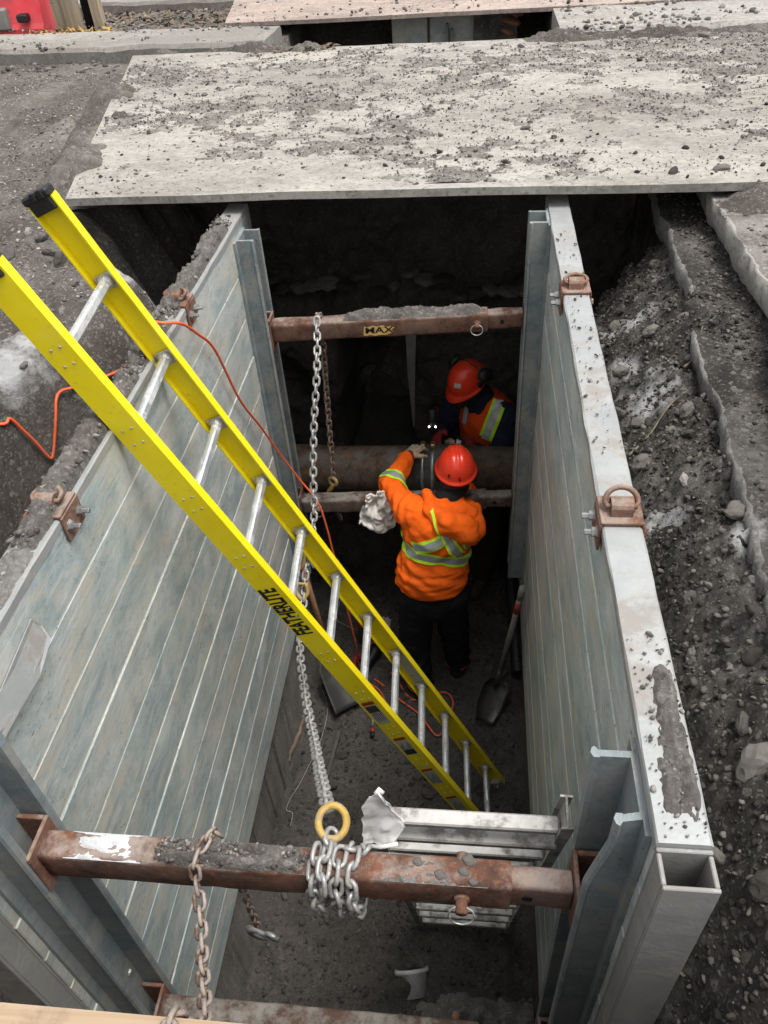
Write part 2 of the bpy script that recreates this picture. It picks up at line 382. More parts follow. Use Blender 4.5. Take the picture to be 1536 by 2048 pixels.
class MB:
    def __init__(self): self.v = []; self.f = []; self.mi = []; self.n = 0
    def add(self, v, f, mi=0):
        v = np.asarray(v, float).reshape(-1, 3)
        self.v.append(v); self.f += [tuple(i + self.n for i in q) for q in f]; self.mi += [mi] * len(f); self.n += len(v)
        return self
    def box(self, lo, hi, ch=0.0, R=None, c=None, mi=0):
        lo = np.array(lo, float); hi = np.array(hi, float)
        if R is not None or c is not None:
            pass
        h = (hi - lo) / 2; m = (hi + lo) / 2
        ch = min(ch, 0.45 * h.min())
        if ch <= 0:
            V = np.array([[sx, sy, sz] for sx in (-1, 1) for sy in (-1, 1) for sz in (-1, 1)]) * h
            F = [(0, 1, 3, 2), (4, 6, 7, 5), (0, 4, 5, 1), (2, 3, 7, 6), (0, 2, 6, 4), (1, 5, 7, 3)]
        else:
            V = []; idx = {}
            for sx in (-1, 1):
                for sy in (-1, 1):
                    for sz in (-1, 1):
                        s = np.array([sx, sy, sz])
                        for a in range(3):
                            q = s * (h - ch); q[a] = s[a] * h[a]
                            idx[(sx, sy, sz, a)] = len(V); V.append(q)
            F = []
            for a in range(3):
                b, c2 = (a + 1) % 3, (a + 2) % 3
                for s in (-1, 1):
                    quad = []
                    for (p, q) in ((-1, -1), (1, -1), (1, 1), (-1, 1)):
                        k = [0, 0, 0]; k[a] = s; k[b] = p; k[c2] = q; quad.append(idx[(*k, a)])
                    F.append(tuple(quad if s > 0 else quad[::-1]))
                for p in (-1, 1):
                    for q in (-1, 1):           # edge chamfers along axis a
                        k0 = [0, 0, 0]; k1 = [0, 0, 0]
                        k0[a] = -1; k1[a] = 1; k0[b] = k1[b] = p; k0[c2] = k1[c2] = q
                        e = (idx[(*k0, b)], idx[(*k1, b)], idx[(*k1, c2)], idx[(*k0, c2)])
                        F.append(e if p * q > 0 else e[::-1])
            for sx in (-1, 1):
                for sy in (-1, 1):
                    for sz in (-1, 1):
                        e = (idx[(sx, sy, sz, 0)], idx[(sx, sy, sz, 1)], idx[(sx, sy, sz, 2)])
                        F.append(e if sx * sy * sz > 0 else e[::-1])
            V = np.array(V)
        V = V + m
        if R is not None: V = (np.asarray(R) @ V.T).T
        if c is not None: V = V + np.asarray(c)
        return self.add(V, F, mi)
    def tube(self, pts, r, n=8, cap=True, mi=0, closed=False):
        P = np.asarray(pts, float); k = len(P)
        rr = np.full(k, r) if np.isscalar(r) else np.asarray(r, float)
        if closed: T = np.roll(P, -1, 0) - np.roll(P, 1, 0)
        else: T = np.gradient(P, axis=0)
        T /= np.linalg.norm(T, axis=1)[:, None] + 1e-12
        u = np.cross(T[0], [0, 0, 1.0]); 
        if np.linalg.norm(u) < 1e-3: u = np.cross(T[0], [1.0, 0, 0])
        u /= np.linalg.norm(u); V = []
        for i in range(k):
            u = u - T[i] * (u @ T[i]); u /= np.linalg.norm(u) + 1e-12; w = np.cross(T[i], u)
            a = np.arange(n) * 2 * np.pi / n
            V.append(P[i] + rr[i] * (np.outer(np.cos(a), u) + np.outer(np.sin(a), w)))
        V = np.concatenate(V); F = []
        for i in range(k if closed else k - 1):
            j = (i + 1) % k
            for q in range(n):
                q2 = (q + 1) % n; F.append((i * n + q, i * n + q2, j * n + q2, j * n + q))
        if cap and not closed: F.append(tuple(range(n))[::-1]); F.append(tuple(range((k - 1) * n, k * n)))
        return self.add(V, F, mi)
    def prism(self, prof, o, ax, ay, az, L, mi=0, cap=True):
        """closed 2-d profile in (ax, ay) swept L along az from o"""
        prof = np.asarray(prof, float); n = len(prof)
        b = np.asarray(o, float) + np.outer(prof[:, 0], ax) + np.outer(prof[:, 1], ay)
        V = np.concatenate([b, b + np.asarray(az) * L])
        F = [(i, (i + 1) % n, n + (i + 1) % n, n + i) for i in range(n)]
        if cap: F += [tuple(range(n))[::-1], tuple(range(n, 2 * n))]
        return self.add(V, F, mi)
    def lathe(self, prof, o, ax, n=16, mi=0):
        """profile (radius, height) round axis ax"""
        ax = np.asarray(ax, float); ax = ax / np.linalg.norm(ax)
        u = np.cross(ax, [0, 0, 1.0]); 
        if np.linalg.norm(u) < 1e-3: u = np.cross(ax, [1.0, 0, 0])
        u /= np.linalg.norm(u); w = np.cross(ax, u); V = []
        a = np.arange(n) * 2 * np.pi / n
        for r, h in prof: V.append(np.asarray(o) + ax * h + r * (np.outer(np.cos(a), u) + np.outer(np.sin(a), w)))
        k = len(prof); F = []
        for i in range(k - 1):
            for q in range(n):
                q2 = (q + 1) % n; F.append((i * n + q, i * n + q2, (i + 1) * n + q2, (i + 1) * n + q))
        F.append(tuple(range(n))[::-1]); F.append(tuple(range((k - 1) * n, k * n)))
        return self.add(np.concatenate(V), F, mi)
    def build(self, name, mats, parent=None, smooth=False, origin=None):
        return mk(name, np.concatenate(self.v), self.f, mats, parent, smooth, self.mi if not isinstance(mats, str) else None, origin)

def catmull(pts, m=8):
    P = np.asarray(pts, float); P = np.vstack([2 * P[0] - P[1], P, 2 * P[-1] - P[-2]]); out = []
    for i in range(1, len(P) - 2):
        a, b, c, d = P[i - 1:i + 3]
        for t in np.arange(m) / m:
            out.append(0.5 * (2 * b + (c - a) * t + (2 * a - 5 * b + 4 * c - d) * t * t + (3 * b - a - 3 * c + d) * t ** 3))
    out.append(P[-2]); return np.array(out)
def resample(P, step):
    d = np.r_[0, np.cumsum(np.linalg.norm(np.diff(P, axis=0), axis=1))]
    n = max(1, int(round(d[-1] / step))); s = np.linspace(0, d[-1], n + 1)
    return np.stack([np.interp(s, d, P[:, i]) for i in range(3)], 1)
def frame(z, x=None):
    z = np.asarray(z, float); z = z / np.linalg.norm(z)
    x = np.array([1.0, 0, 0]) if x is None else np.asarray(x, float)
    x = x - z * (x @ z)
    if np.linalg.norm(x) < 1e-4: x = np.cross(z, [0, 1.0, 0])
    x /= np.linalg.norm(x); y = np.cross(z, x)
    return np.stack([x, y, z], 1)
def m4(R, t):
    M = Matrix.Identity(4)
    for i in range(3):
        for j in range(3): M[i][j] = R[i][j]
        M[i][3] = t[i]
    return M
def text_mesh(s, size, shear=0.0, bold=0.0):
    cu = bpy.data.curves.new('t', 'FONT'); cu.body = s; cu.size = size; cu.align_x = 'CENTER'; cu.align_y = 'CENTER'; cu.shear = shear; cu.offset = bold; cu.resolution_u = 2
    o = link(bpy.data.objects.new('t', cu))
    dg = bpy.context.evaluated_depsgraph_get(); me = o.evaluated_get(dg).to_mesh()
    v = np.array([q.co[:] for q in me.vertices]); f = [tuple(p.vertices) for p in me.polygons]
    o.evaluated_get(dg).to_mesh_clear(); bpy.data.objects.remove(o); bpy.data.curves.remove(cu)
    return v, f

# implicit surfaces for bodies and clothes ------------------------------------------------
def surface(F, o, h):
    S = F < 0; nx, ny, nz = F.shape
    P = np.zeros((nx - 1, ny - 1, nz - 1, 3)); K = np.zeros((nx - 1, ny - 1, nz - 1))
    sl = [slice(0, -1), slice(1, None)]
    for ax in range(3):
        for p in (0, 1):
            for q in (0, 1):
                i0 = [0, 0, 0]; b, c = [a for a in range(3) if a != ax]
                i0[b] = p; i0[c] = q; i1 = list(i0); i1[ax] = 1
                A = F[tuple(sl[i] for i in i0)]; B = F[tuple(sl[i] for i in i1)]
                m = (A < 0) != (B < 0)
                t = np.where(m, A / np.where(m, A - B, 1), 0)
                K += m
                for k in range(3): P[..., k] += np.where(m, (t if k == ax else i0[k]), 0)
    act = K > 0
    idx = -np.ones(act.shape, int); idx[act] = np.arange(act.sum())
    g = np.stack(np.nonzero(act), 1)
    V = (g + P[act] / K[act][:, None]) * h + o
    Fc = []
    for ax in range(3):
        b, c = [(1, 2), (2, 0), (0, 1)][ax]
        s0 = [slice(None)] * 3; s1 = [slice(None)] * 3; s0[ax] = slice(0, -1); s1[ax] = slice(1, None)
        A = S[tuple(s0)]; B = S[tuple(s1)]
        e = np.stack(np.nonzero(A != B), 1)
        ok = (e[:, b] > 0) & (e[:, c] > 0) & (e[:, b] < F.shape[b] - 1) & (e[:, c] < F.shape[c] - 1)
        e = e[ok]; flip = A[tuple(e.T)]
        def at(db, dc):
            q = e.copy(); q[:, b] += db; q[:, c] += dc; return idx[tuple(q.T)]
        Q = np.stack([at(-1, -1), at(0, -1), at(0, 0), at(-1, 0)], 1)
        Q[~flip] = Q[~flip][:, ::-1]
        Fc.append(Q)
    return V, np.concatenate(Fc)
def capsules(X, caps, k=0.03):
    d = None
    for c in caps:
        a, ra, b, rb = np.array(c[0]), c[1], np.array(c[2]), c[3]
        ba = b - a; L = max(ba @ ba, 1e-9)
        q = X - a; t = np.clip((q @ ba) / L, 0, 1)
        q = q - t[..., None] * ba
        if len(c) > 4:
            e = np.array(c[4][0], float); e /= np.linalg.norm(e)
            q = q + (q @ e)[..., None] * e * (c[4][1] - 1)
        r = np.linalg.norm(q, axis=-1) - (ra + (rb - ra) * t)
        if d is None: d = r
        else:
            hh = np.clip(0.5 + 0.5 * (d - r) / k, 0, 1); d = d * (1 - hh) + r * hh - k * hh * (1 - hh)
    return d
def blob(name, caps, mat, parent, h=0.01, k=0.03, wr=None, cut=None, pad=0.06, smooth=True):
    A = np.array([c[0] for c in caps] + [c[2] for c in caps]); r = max(max(c[1], c[3]) for c in caps)
    lo = A.min(0) - r - pad; hi = A.max(0) + r + pad
    ax = [np.arange(lo[i], hi[i], h) for i in range(3)]
    X = np.stack(np.meshgrid(*ax, indexing='ij'), -1)
    d = capsules(X, caps, k)
    if wr: d = d + wr(X)
    if cut is not None: d = np.maximum(d, cut(X))
    V, F = surface(d, lo, h)
    return mk(name, V, F, mat, parent, smooth)
def bvh_of(o):
    me = o.data; w = wloc(o)
    return BVHTree.FromPolygons([Vector(np.array(v.co) + w) for v in me.vertices], [tuple(p.vertices) for p in me.polygons])
def ribbon(name, bvhs, path, width, strips, parent, off=0.006, nv=7):
    """path: list of (outside point, point aimed at, width direction); strips: (from, to, material) across the width; one part per strip"""
    for s0, s1, m in strips:
        g = []
        for (src, aim, wd) in path:
            row = []
            for t in np.linspace(s0, s1, 4):
                o = np.array(src) + np.array(wd) * (t - 0.5) * width; d = Vector(np.array(aim) - np.array(src)).normalized()
                best = None
                for bv in bvhs:
                    hit = bv.ray_cast(Vector(o), d)
                    if hit[0] is not None and (best is None or hit[3] < best[1]): best = (hit[0], hit[3])
                row.append(None if best is None else np.array(best[0] - d * off))
            g.append(row)
        run = []; runs = []
        for i, row in enumerate(g):
            ok = all(x is not None for x in row) and (not run or max(np.linalg.norm(row[j] - g[run[-1]][j]) for j in range(4)) < 0.13)
            if ok: run.append(i)
            else:
                if len(run) > 2: runs.append(run)
                run = [i] if all(x is not None for x in row) else []
        if len(run) > 2: runs.append(run)
        for run in runs:
            V = np.array([g[i][j] for i in run for j in range(4)])
            F = [(k * 4 + j, k * 4 + j + 1, k * 4 + j + 5, k * 4 + j + 4) for k in range(len(run) - 1) for j in range(3)]
            mk(name if 'silver' in m or len(strips) == 1 else 'band_border', V, F, m, parent, True)

# rocks ---------------------------------------------------------------------------------
def ico():
    t = (1 + 5 ** 0.5) / 2
    v = np.array([[-1, t, 0], [1, t, 0], [-1, -t, 0], [1, -t, 0], [0, -1, t], [0, 1, t], [0, -1, -t], [0, 1, -t], [t, 0, -1], [t, 0, 1], [-t, 0, -1], [-t, 0, 1]]) / math.hypot(1, t)
    f = [(0, 11, 5), (0, 5, 1), (0, 1, 7), (0, 7, 10), (0, 10, 11), (1, 5, 9), (5, 11, 4), (11, 10, 2), (10, 7, 6), (7, 1, 8), (3, 9, 4), (3, 4, 2), (3, 2, 6), (3, 6, 8), (3, 8, 9), (4, 9, 5), (2, 4, 11), (6, 2, 10), (8, 6, 7), (9, 8, 1)]
    return v, np.array(f)
ICO_V, ICO_F = ico()
def subdiv(v, f):
    e = {}; v = [tuple(x) for x in v]; nf = []
    def mid(a, b):
        k = (min(a, b), max(a, b))
        if k not in e:
            m = np.array(v[a]) + np.array(v[b]); m /= np.linalg.norm(m); e[k] = len(v); v.append(tuple(m))
        return e[k]
    for a, b, c in f:
        x, y, z = mid(a, b), mid(b, c), mid(c, a); nf += [(a, x, z), (b, y, x), (c, z, y), (x, y, z)]
    return np.array(v), np.array(nf)
def rand_rot(n, r):
    q = r.normal(size=(n, 4)); q /= np.linalg.norm(q, axis=1)[:, None]; w, x, y, z = q.T
    return np.stack([np.stack([1 - 2 * (y * y + z * z), 2 * (x * y - z * w), 2 * (x * z + y * w)], 1), np.stack([2 * (x * y + z * w), 1 - 2 * (x * x + z * z), 2 * (y * z - x * w)], 1), np.stack([2 * (x * z - y * w), 2 * (y * z + x * w), 1 - 2 * (x * x + y * y)], 1)], 1)
def pebbles(name, P, S, mat, label=None, parent=None, flat=0.6, seed=3):
    r = np.random.default_rng(seed); n = len(P)
    base = ICO_V[None] * (1 + r.uniform(-0.32, 0.32, (n, 12, 1)))
    sc = np.stack([r.uniform(0.7, 1.3, n), r.uniform(0.6, 1.1, n), r.uniform(0.4, 0.9, n)], 1)
    V = base * sc[:, None, :]
    V = np.einsum('nij,nkj->nki', rand_rot(n, r), V)
    V[..., 2] *= (0.5 + flat * 0.5)
    V = V * np.asarray(S)[:, None, None] + np.asarray(P)[:, None, :]
    F = (ICO_F[None] + 12 * np.arange(n)[:, None, None]).reshape(-1, 3)
    me = bpy.data.meshes.new(name)
    me.vertices.add(n * 12); me.vertices.foreach_set('co', V.reshape(-1))
    me.loops.add(len(F) * 3); me.loops.foreach_set('vertex_index', F.reshape(-1).astype(np.int32))
    me.polygons.add(len(F)); me.polygons.foreach_set('loop_start', (np.arange(len(F)) * 3).astype(np.int32)); me.polygons.foreach_set('loop_total', np.full(len(F), 3, np.int32))
    me.update(); me.validate()
    a = me.attributes.new('rnd', 'FLOAT', 'POINT'); a.data.foreach_set('value', np.repeat(r.random(n) ** 1.6, 12).astype(np.float32))
    me.materials.append(MATS[mat])
    o = link(bpy.data.objects.new(name, me))
    if parent is not None: o.parent = parent; o.location = -Vector(wloc(parent))
    tag(o, label, None, None, 'stuff')
    return o
ROCKS = {}
def rock_mesh(kind, mat):
    k = (kind, mat)
    if k in ROCKS: return ROCKS[k]
    r = np.random.default_rng(100 + kind)
    v, f = subdiv(*subdiv(ICO_V, ICO_F))
    v = v * (1 + 0.12 * np.abs(vn(v[:, 0] * 4 + kind, v[:, 1] * 4, v[:, 2] * 4, kind + 40))[:, None] + 0.28 * vn(v[:, 0] * 1.6 + kind * 9, v[:, 1] * 1.6, v[:, 2] * 1.6, kind)[:, None] + r.uniform(-0.03, 0.03, (len(v), 1)))
    v = v * np.array([1.15, 0.9, 0.62])
    me = bpy.data.meshes.new('stone'); me.from_pydata(v.tolist(), [], [tuple(map(int, q)) for q in f]); me.materials.append(MATS[mat])
    a = me.attributes.new('rnd', 'FLOAT', 'POINT'); a.data.foreach_set('value', np.full(len(v), r.random() * 0.8 + 0.2, np.float32))
    ROCKS[k] = me; return me
def rock(parent, p, s, mat, r):
    M = m4(rand_rot(1, r)[0] * s, p); return inst('stone', rock_mesh(int(r.integers(6)), mat), parent, M)

# ================================================================== the setting
AL, BR, WH, WT = 1.056, 0.322, 2.433, 0.084       # inner faces of the two walls, wall height, wall thickness
Y0, Y1 = 0.58, 3.63                               # ends of the walls
ZF = -3.03                                        # trench floor

def height(x, y):
    x = np.asarray(x, float); y = np.asarray(y, float)
    st = 0.025 * fbm(x * 0.9, y * 0.9, o=3, s=1) - 0.01
    fine = 0.014 * fbm(x * 9, y * 9, o=4, s=5, g=0.6)
    xl = np.interp(y, [-1, 0.6, 1.2, 2.0, 2.3, 2.55, 2.75, 3.0, 3.3, 3.7, 6], [-1.5, -1.52, -1.58, -1.6, -1.48, -1.32, -1.26, -1.4, -1.62, -1.7, -1.7]) + 0.05 * fbm(x * 0 + 3.3, y * 5, o=3, s=9)
    wl = np.interp(y, [2.2, 2.9, 3.6], [0.14, 0.30, 0.45])
    gl = np.interp(y, [0.4, 2.2, 2.6, 3.0, 3.6], [-0.95, -0.75, -0.45, -0.38, -0.8])
    tl = sst(xl + wl * 0.5, xl - wl * 0.5, x)       # 1 on the street, 0 in the gap beside the wall
    left = st * tl + gl * (1 - tl) + (0.05 + 0.05 * (1 - tl)) * fbm(x * 4, y * 4, o=4, s=20) * (0.35 + 0.65 * (1 - tl)) + fine * (1 + 1.5 * (1 - tl))
    g0 = np.interp(y, [0.3, 0.7, 1.0, 1.6, 2.6, 3.2, 3.6, 4.2], [-0.9, -0.72, -0.56, -0.48, -0.46, -0.62, -0.95, -1.5])
    xt = np.interp(y, [0.3, 1.2, 2.2, 3.2, 3.9], [0.62, 0.68, 0.78, 0.86, 0.95])
    u = np.clip((x - (BR + WT)) / (xt - BR - WT), 0, 1)
    right = g0 + (-0.16 - g0) * u ** 0.68 + 0.10 * sst(1.0, 1.4, x) * 0.5
    right = right + (0.035 + 0.03 * (1 - u)) * fbm(x * 5, y * 5, o=4, s=31) + 0.045 * np.abs(fbm(x * 11, y * 11, o=5, s=33, g=0.62)) + 0.9 * fine
    z = np.where(x < -0.4, left, right)
    floor = ZF + 0.03 * fbm(x * 2.2, y * 2.2, o=4, s=50) + 0.026 * np.abs(fbm(x * 13, y * 13, o=4, s=51, g=0.6)) - 0.01
    floor = floor + 0.10 * sst(-0.75, -1.05, x) * sst(2.6, 3.4, y) * 0.6
    inside = (x > -(AL + 0.042 + 0.02 * fbm(y * 3, x * 0, o=2, s=60))) & (x < BR + 0.042)
    deep = (x > -1.6) & (x < 0.95) & (y > 3.66)
    f_ = np.where(deep & ~inside, floor + 0.9 * np.maximum(np.abs(x + 0.36) - 0.85, 0), floor)
    z = np.where(inside | deep, f_, z)
    back = sst(5.55, 5.7, y) + 0.0
    z = z * (1 - back) + (st - 0.02) * back
    near = sst(0.5, 0.16, y)
    z = z * (1 - near) + (st - 0.03) * near
    hole = (x > -1.58) & (x < 0.6) & (y > 6.5) & (y < 8.6)
    z = np.where(hole, -1.9, z)
    return z

def axis(segs):
    out = []
    for a, b, s in segs: out += list(np.arange(a, b, s))
    return np.array(out + [segs[-1][1]])
gx = axis([(-90, -12, 13), (-12, -5, 0.6), (-5, -2.3, 0.05), (-2.3, -1.0, 0.016), (-1.0, 0.3, 0.022), (0.3, 1.15, 0.0135), (1.15, 3, 0.06), (3, 12, 0.7), (12, 90, 13)])
gy = axis([(-90, -10, 13), (-10, -0.2, 0.5), (-0.2, 0.4, 0.05), (0.4, 3.7, 0.016), (3.7, 5.8, 0.03), (5.8, 9.5, 0.04), (9.5, 20, 0.5), (20, 100, 16)])
GX, GY = np.meshgrid(gx, gy, indexing='ij')
GZ = height(GX, GY)
jit = 0.004 * ((GX > -2.3) & (GX < 1.15) & (GY > 0.4) & (GY < 3.7))
PX = GX + jit * vn(GX * 90, GY * 90, s=71); PY = GY + jit * vn(GX * 90, GY * 90, s=72)
nx, ny = GX.shape
I = np.arange(nx * ny).reshape(nx, ny)
quads = np.stack([I[:-1, :-1], I[1:, :-1], I[1:, 1:], I[:-1, 1:]], -1).reshape(-1, 4)
cx = (GX[:-1, :-1] + GX[1:, 1:]).reshape(-1) / 2; cy = (GY[:-1, :-1] + GY[1:, 1:]).reshape(-1) / 2
isfl = (cx > -1.12) & (cx < 0.37) & (cy > 0.25) & (cy < 5.6)
isbk = (cx >= 0.37) & (cx < 1.15) & (cy > -0.2) & (cy < 5.6)
VV = np.stack([PX, PY, GZ], -1).reshape(-1, 3)
def sub_sheet(name, mask, mat):
    q = quads[mask]; u, inv = np.unique(q, return_inverse=True)
    o = mk(name, VV[u], inv.reshape(-1, 4), mat, None, True, origin=(0, 0, 0))
    tag(o, kind='structure'); return o
ground = sub_sheet('ground', ~isfl & ~isbk, 'ground_soil')
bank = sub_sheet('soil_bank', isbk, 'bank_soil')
floor = sub_sheet('trench_floor', isfl, 'floor_soil')

# cut edges of the old pavement on the right
def slab(name, edge, xr, top, th, mat, seed, wob=0.03, topmat=None):
    e = np.array(edge, float); ys = np.arange(e[0, 0], e[-1, 0], 0.03)
    xe = np.interp(ys, e[:, 0], e[:, 1]) + wob * fbm(ys * 6, ys * 0, o=3, s=seed) + wob * 0.8 * (vn(np.floor(ys * 2.3), ys * 0, s=seed + 5))
    n = len(ys); rows = []
    prof = [(0.03, -th), (0.008, -th * 0.75), (0.0, -th * 0.35), (0.002, -0.006), (0.010, 0.0)]
    for k, (dx, dz) in enumerate(prof):
        rows.append(np.stack([xe + dx + 0.007 * fbm(ys * 30, ys * 0 + k, o=2, s=seed + k), ys, top + dz + 0.008 * fbm(ys * 8, ys * 0 + k * 3, o=2, s=seed + 9)], 1))
    for t in (0.12, 0.4, 1.0):
        rows.append(np.stack([xe * (1 - t) + xr * t, ys, np.full(n, top) + 0.006 * fbm(ys * 4, ys * 0 + t, o=2, s=3)], 1))
    rows = np.stack(rows); m = len(rows); J = np.arange(m * n).reshape(m, n)
    F = np.stack([J[:-1, :-1], J[1:, :-1], J[1:, 1:], J[:-1, 1:]], -1).reshape(-1, 4)
    mi = np.repeat((np.arange(m - 1) >= 4).astype(int), n - 1)
    o = mk(name, rows.reshape(-1, 3), F, [mat, topmat or mat], None, True, mi=mi, origin=(0, 0, 0)); tag(o, kind='structure'); return o
pavement = slab('pavement', [(-1, 0.72), (0.8, 0.78), (1.6, 0.86), (2.24, 0.93), (2.54, 1.0), (3.56, 1.0), (6.3, 1.05)], 9.0, 0.032, 0.13, 'concrete', 210, 0.008, 'pave_dirt')
paving_base = slab('pavement_base', [(0.2, 0.60), (1.24, 0.685), (1.6, 0.715), (1.95, 0.725), (2.19, 0.75), (2.97, 0.81), (3.25, 0.82), (3.8, 0.84), (5, 0.9)], 1.3, -0.098, 0.11, 'grey_mud', 260, 0.010, 'bank_soil')

# soil face closing the dig under the steel plate, with the black mouth of a pipe trench in it
fx = np.arange(-2.0, 1.4, 0.022); fz = np.arange(-3.2, 0.06, 0.022)
FX, FZ = np.meshgrid(fx, fz, indexing='ij')
FY = 4.86 + 0.10 * fbm(FX * 2.2, FZ * 2.2, o=5, s=80) + 0.04 * np.abs(fbm(FX * 11, FZ * 11, o=3, s=81)) - 0.25 * sst(-1.7, -2.9, FZ) * 0.8
mouth = sst(0.06, -0.02, np.maximum(np.abs(FX + 0.70 + 0.05 * fbm(FZ * 3, FX * 0, o=2, s=8)) - 0.22, np.abs(FZ + 1.92) - 0.50))
FY = FY + 0.75 * mouth
J = np.arange(FX.size).reshape(FX.shape)
tag(mk('soil_face', np.stack([FX, FY, FZ], -1).reshape(-1, 3), np.stack([J[:-1, :-1], J[1:, :-1], J[1:, 1:], J[:-1, 1:]], -1).reshape(-1, 4), 'floor_soil', None, True, origin=(0, 0, 0)), kind='structure')
face_obj = bpy.data.objects['soil_face']
r_ = np.random.default_rng(5)
for i in range(17):                                # broken pale course in the cut
    xx = -1.35 + i * 0.105; w_ = r_.uniform(0.03, 0.06)
    M = m4(frame((r_.normal() * 0.12, r_.normal() * 0.1, 1)) * np.array([w_ * 1.2, 0.07, r_.uniform(0.03, 0.05)]), (xx, 4.765 + r_.normal() * 0.02, -0.92 - 0.06 * (i > 11) + r_.normal() * 0.04))
    inst('stone', rock_mesh(i % 6, 'bank_gravel'), face_obj, M)

# gravel and clods ------------------------------------------------------------------------
def scatter(name, n, xr, yr, smin, smax, mat, label, seed, ok=None, parent=None, lift=0.2, zf=height):
    r = np.random.default_rng(seed)
    x = r.uniform(*xr, n); y = r.uniform(*yr, n)
    if ok is not None:
        m = ok(x, y); x, y = x[m], y[m]
    s = smin + (smax - smin) * r.random(len(x)) ** 3.2
    z = zf(x, y) + s * lift
    return pebbles(name, np.stack([x, y, z], 1), s, mat, label, parent, seed=seed)
dens = lambda sc, th, sd: (lambda x, y: fbm(x * sc, y * sc, o=3, s=sd) > th)
scatter('gravel', 24000, (-3.6, -1.05), (1.2, 6.5), 0.002, 0.011, 'grit', 'loose grey gravel on the ground beside the left wall', 11, lambda x, y: (x < -1.16) & (fbm(x * 2, y * 2, o=3, s=90) > -0.35) & ~((y > 3.5) & (x > -1.9)))
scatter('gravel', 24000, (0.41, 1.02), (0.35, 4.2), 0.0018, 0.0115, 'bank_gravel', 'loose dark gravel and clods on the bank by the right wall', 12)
scatter('gravel', 9000, (-1.03, 0.3), (0.9, 4.4), 0.004, 0.016, 'floor_gravel', 'dark gravel trodden into the trench floor', 13)
scatter('gravel', 4200, (-6, -1.65), (6.4, 10.5), 0.006, 0.03, 'gravel', 'grey rubble on the ground beyond the steel plate', 14)
scatter('gravel', 5000, (0.86, 1.9), (0.9, 3.6), 0.0025, 0.013, 'gravel', 'dusty gravel on the pavement beside the bank', 15, lambda x, y: (fbm(x * 3, y * 3, o=3, s=95) > -0.3) & (x > np.interp(y, [-1, 0.8, 1.6, 2.24, 2.54, 3.56], [0.72, 0.78, 0.86, 0.93, 1.0, 1.0]) + 0.055), zf=lambda x, y: np.full_like(x, 0.034))
scatter('gravel', 5000, (0.62, 1.02), (0.5, 3.9), 0.002, 0.012, 'bank_gravel', 'dark crumbs covering the ledge of the cut paving', 16, zf=lambda x, y: np.where(x > np.interp(y, [0.2, 1.24, 2.19, 2.97, 3.8], [0.62, 0.70, 0.77, 0.83, 0.86]) + 0.03, -0.096, -2.0))
scatter('rubble', 1500, (-7, -1.65), (6.75, 7.9), 0.004, 0.022, 'grit', 'crumbs and dust lying along the pale kerb', 17, lambda x, y: fbm(x * 2, y * 4, o=3, s=98) > -0.2, zf=lambda x, y: np.full_like(x, 0.1))
scatter('rubble', 1500, (0.65, 4), (6.5, 7.5), 0.004, 0.03, 'grit', 'crumbs and lumps lying on the kerb past the gap', 18, lambda x, y: fbm(x * 2, y * 4, o=3, s=99) > -0.1, zf=lambda x, y: np.full_like(x, 0.095))
r_ = np.random.default_rng(21)
for (x, y, s) in ((0.68, 2.08, .018), (0.755, 2.10, .018), (0.655, 1.2, .022), (0.80, 2.75, .035), (0.6, 0.93, .045), (0.71, 1.65, .03), (0.87, 2.83, .03), (0.69, 2.4, .03), (0.72, 3.25, .022), (0.585, 1.02, .02), (0.66, 1.0, .018), (0.50, 2.3, .03), (0.53, 2.0, .03), (0.56, 1.42, .02), (0.62, 1.85, .016), (0.52, 0.8, .02), (0.76, 2.5, .02), (0.66, 2.72, .024), (0.60, 3.1, .03), (0.70, 1.4, .026), (0.49, 1.25, .022), (0.57, 0.7, .03), (0.64, 2.2, .014), (0.83, 3.15, .03), (0.90, 3.3, .035), (0.55, 2.6, .026)):
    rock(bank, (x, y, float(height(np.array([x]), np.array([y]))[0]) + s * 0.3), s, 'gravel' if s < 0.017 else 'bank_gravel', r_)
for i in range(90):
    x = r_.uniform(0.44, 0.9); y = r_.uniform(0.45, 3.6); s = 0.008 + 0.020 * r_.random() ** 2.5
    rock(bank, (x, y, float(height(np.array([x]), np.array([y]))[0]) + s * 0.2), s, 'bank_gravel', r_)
for i in range(46):
    x = r_.uniform(-2.7, -1.2); y = r_.uniform(1.5, 3.4); s = r_.uniform(0.014, 0.034)
    rock(ground, (x, y, float(height(np.array([x]), np.array([y]))[0]) + s * 0.25), s, 'gravel' if r_.random() < 0.5 else 'bank_gravel', r_)
for i in range(40):
    x = r_.uniform(-1.0, 0.28); y = r_.uniform(1.2, 4.2); s = r_.uniform(0.014, 0.032)
    rock(floor, (x, y, float(height(np.array([x]), np.array([y]))[0]) + s * 0.25), s, 'floor_gravel', r_)

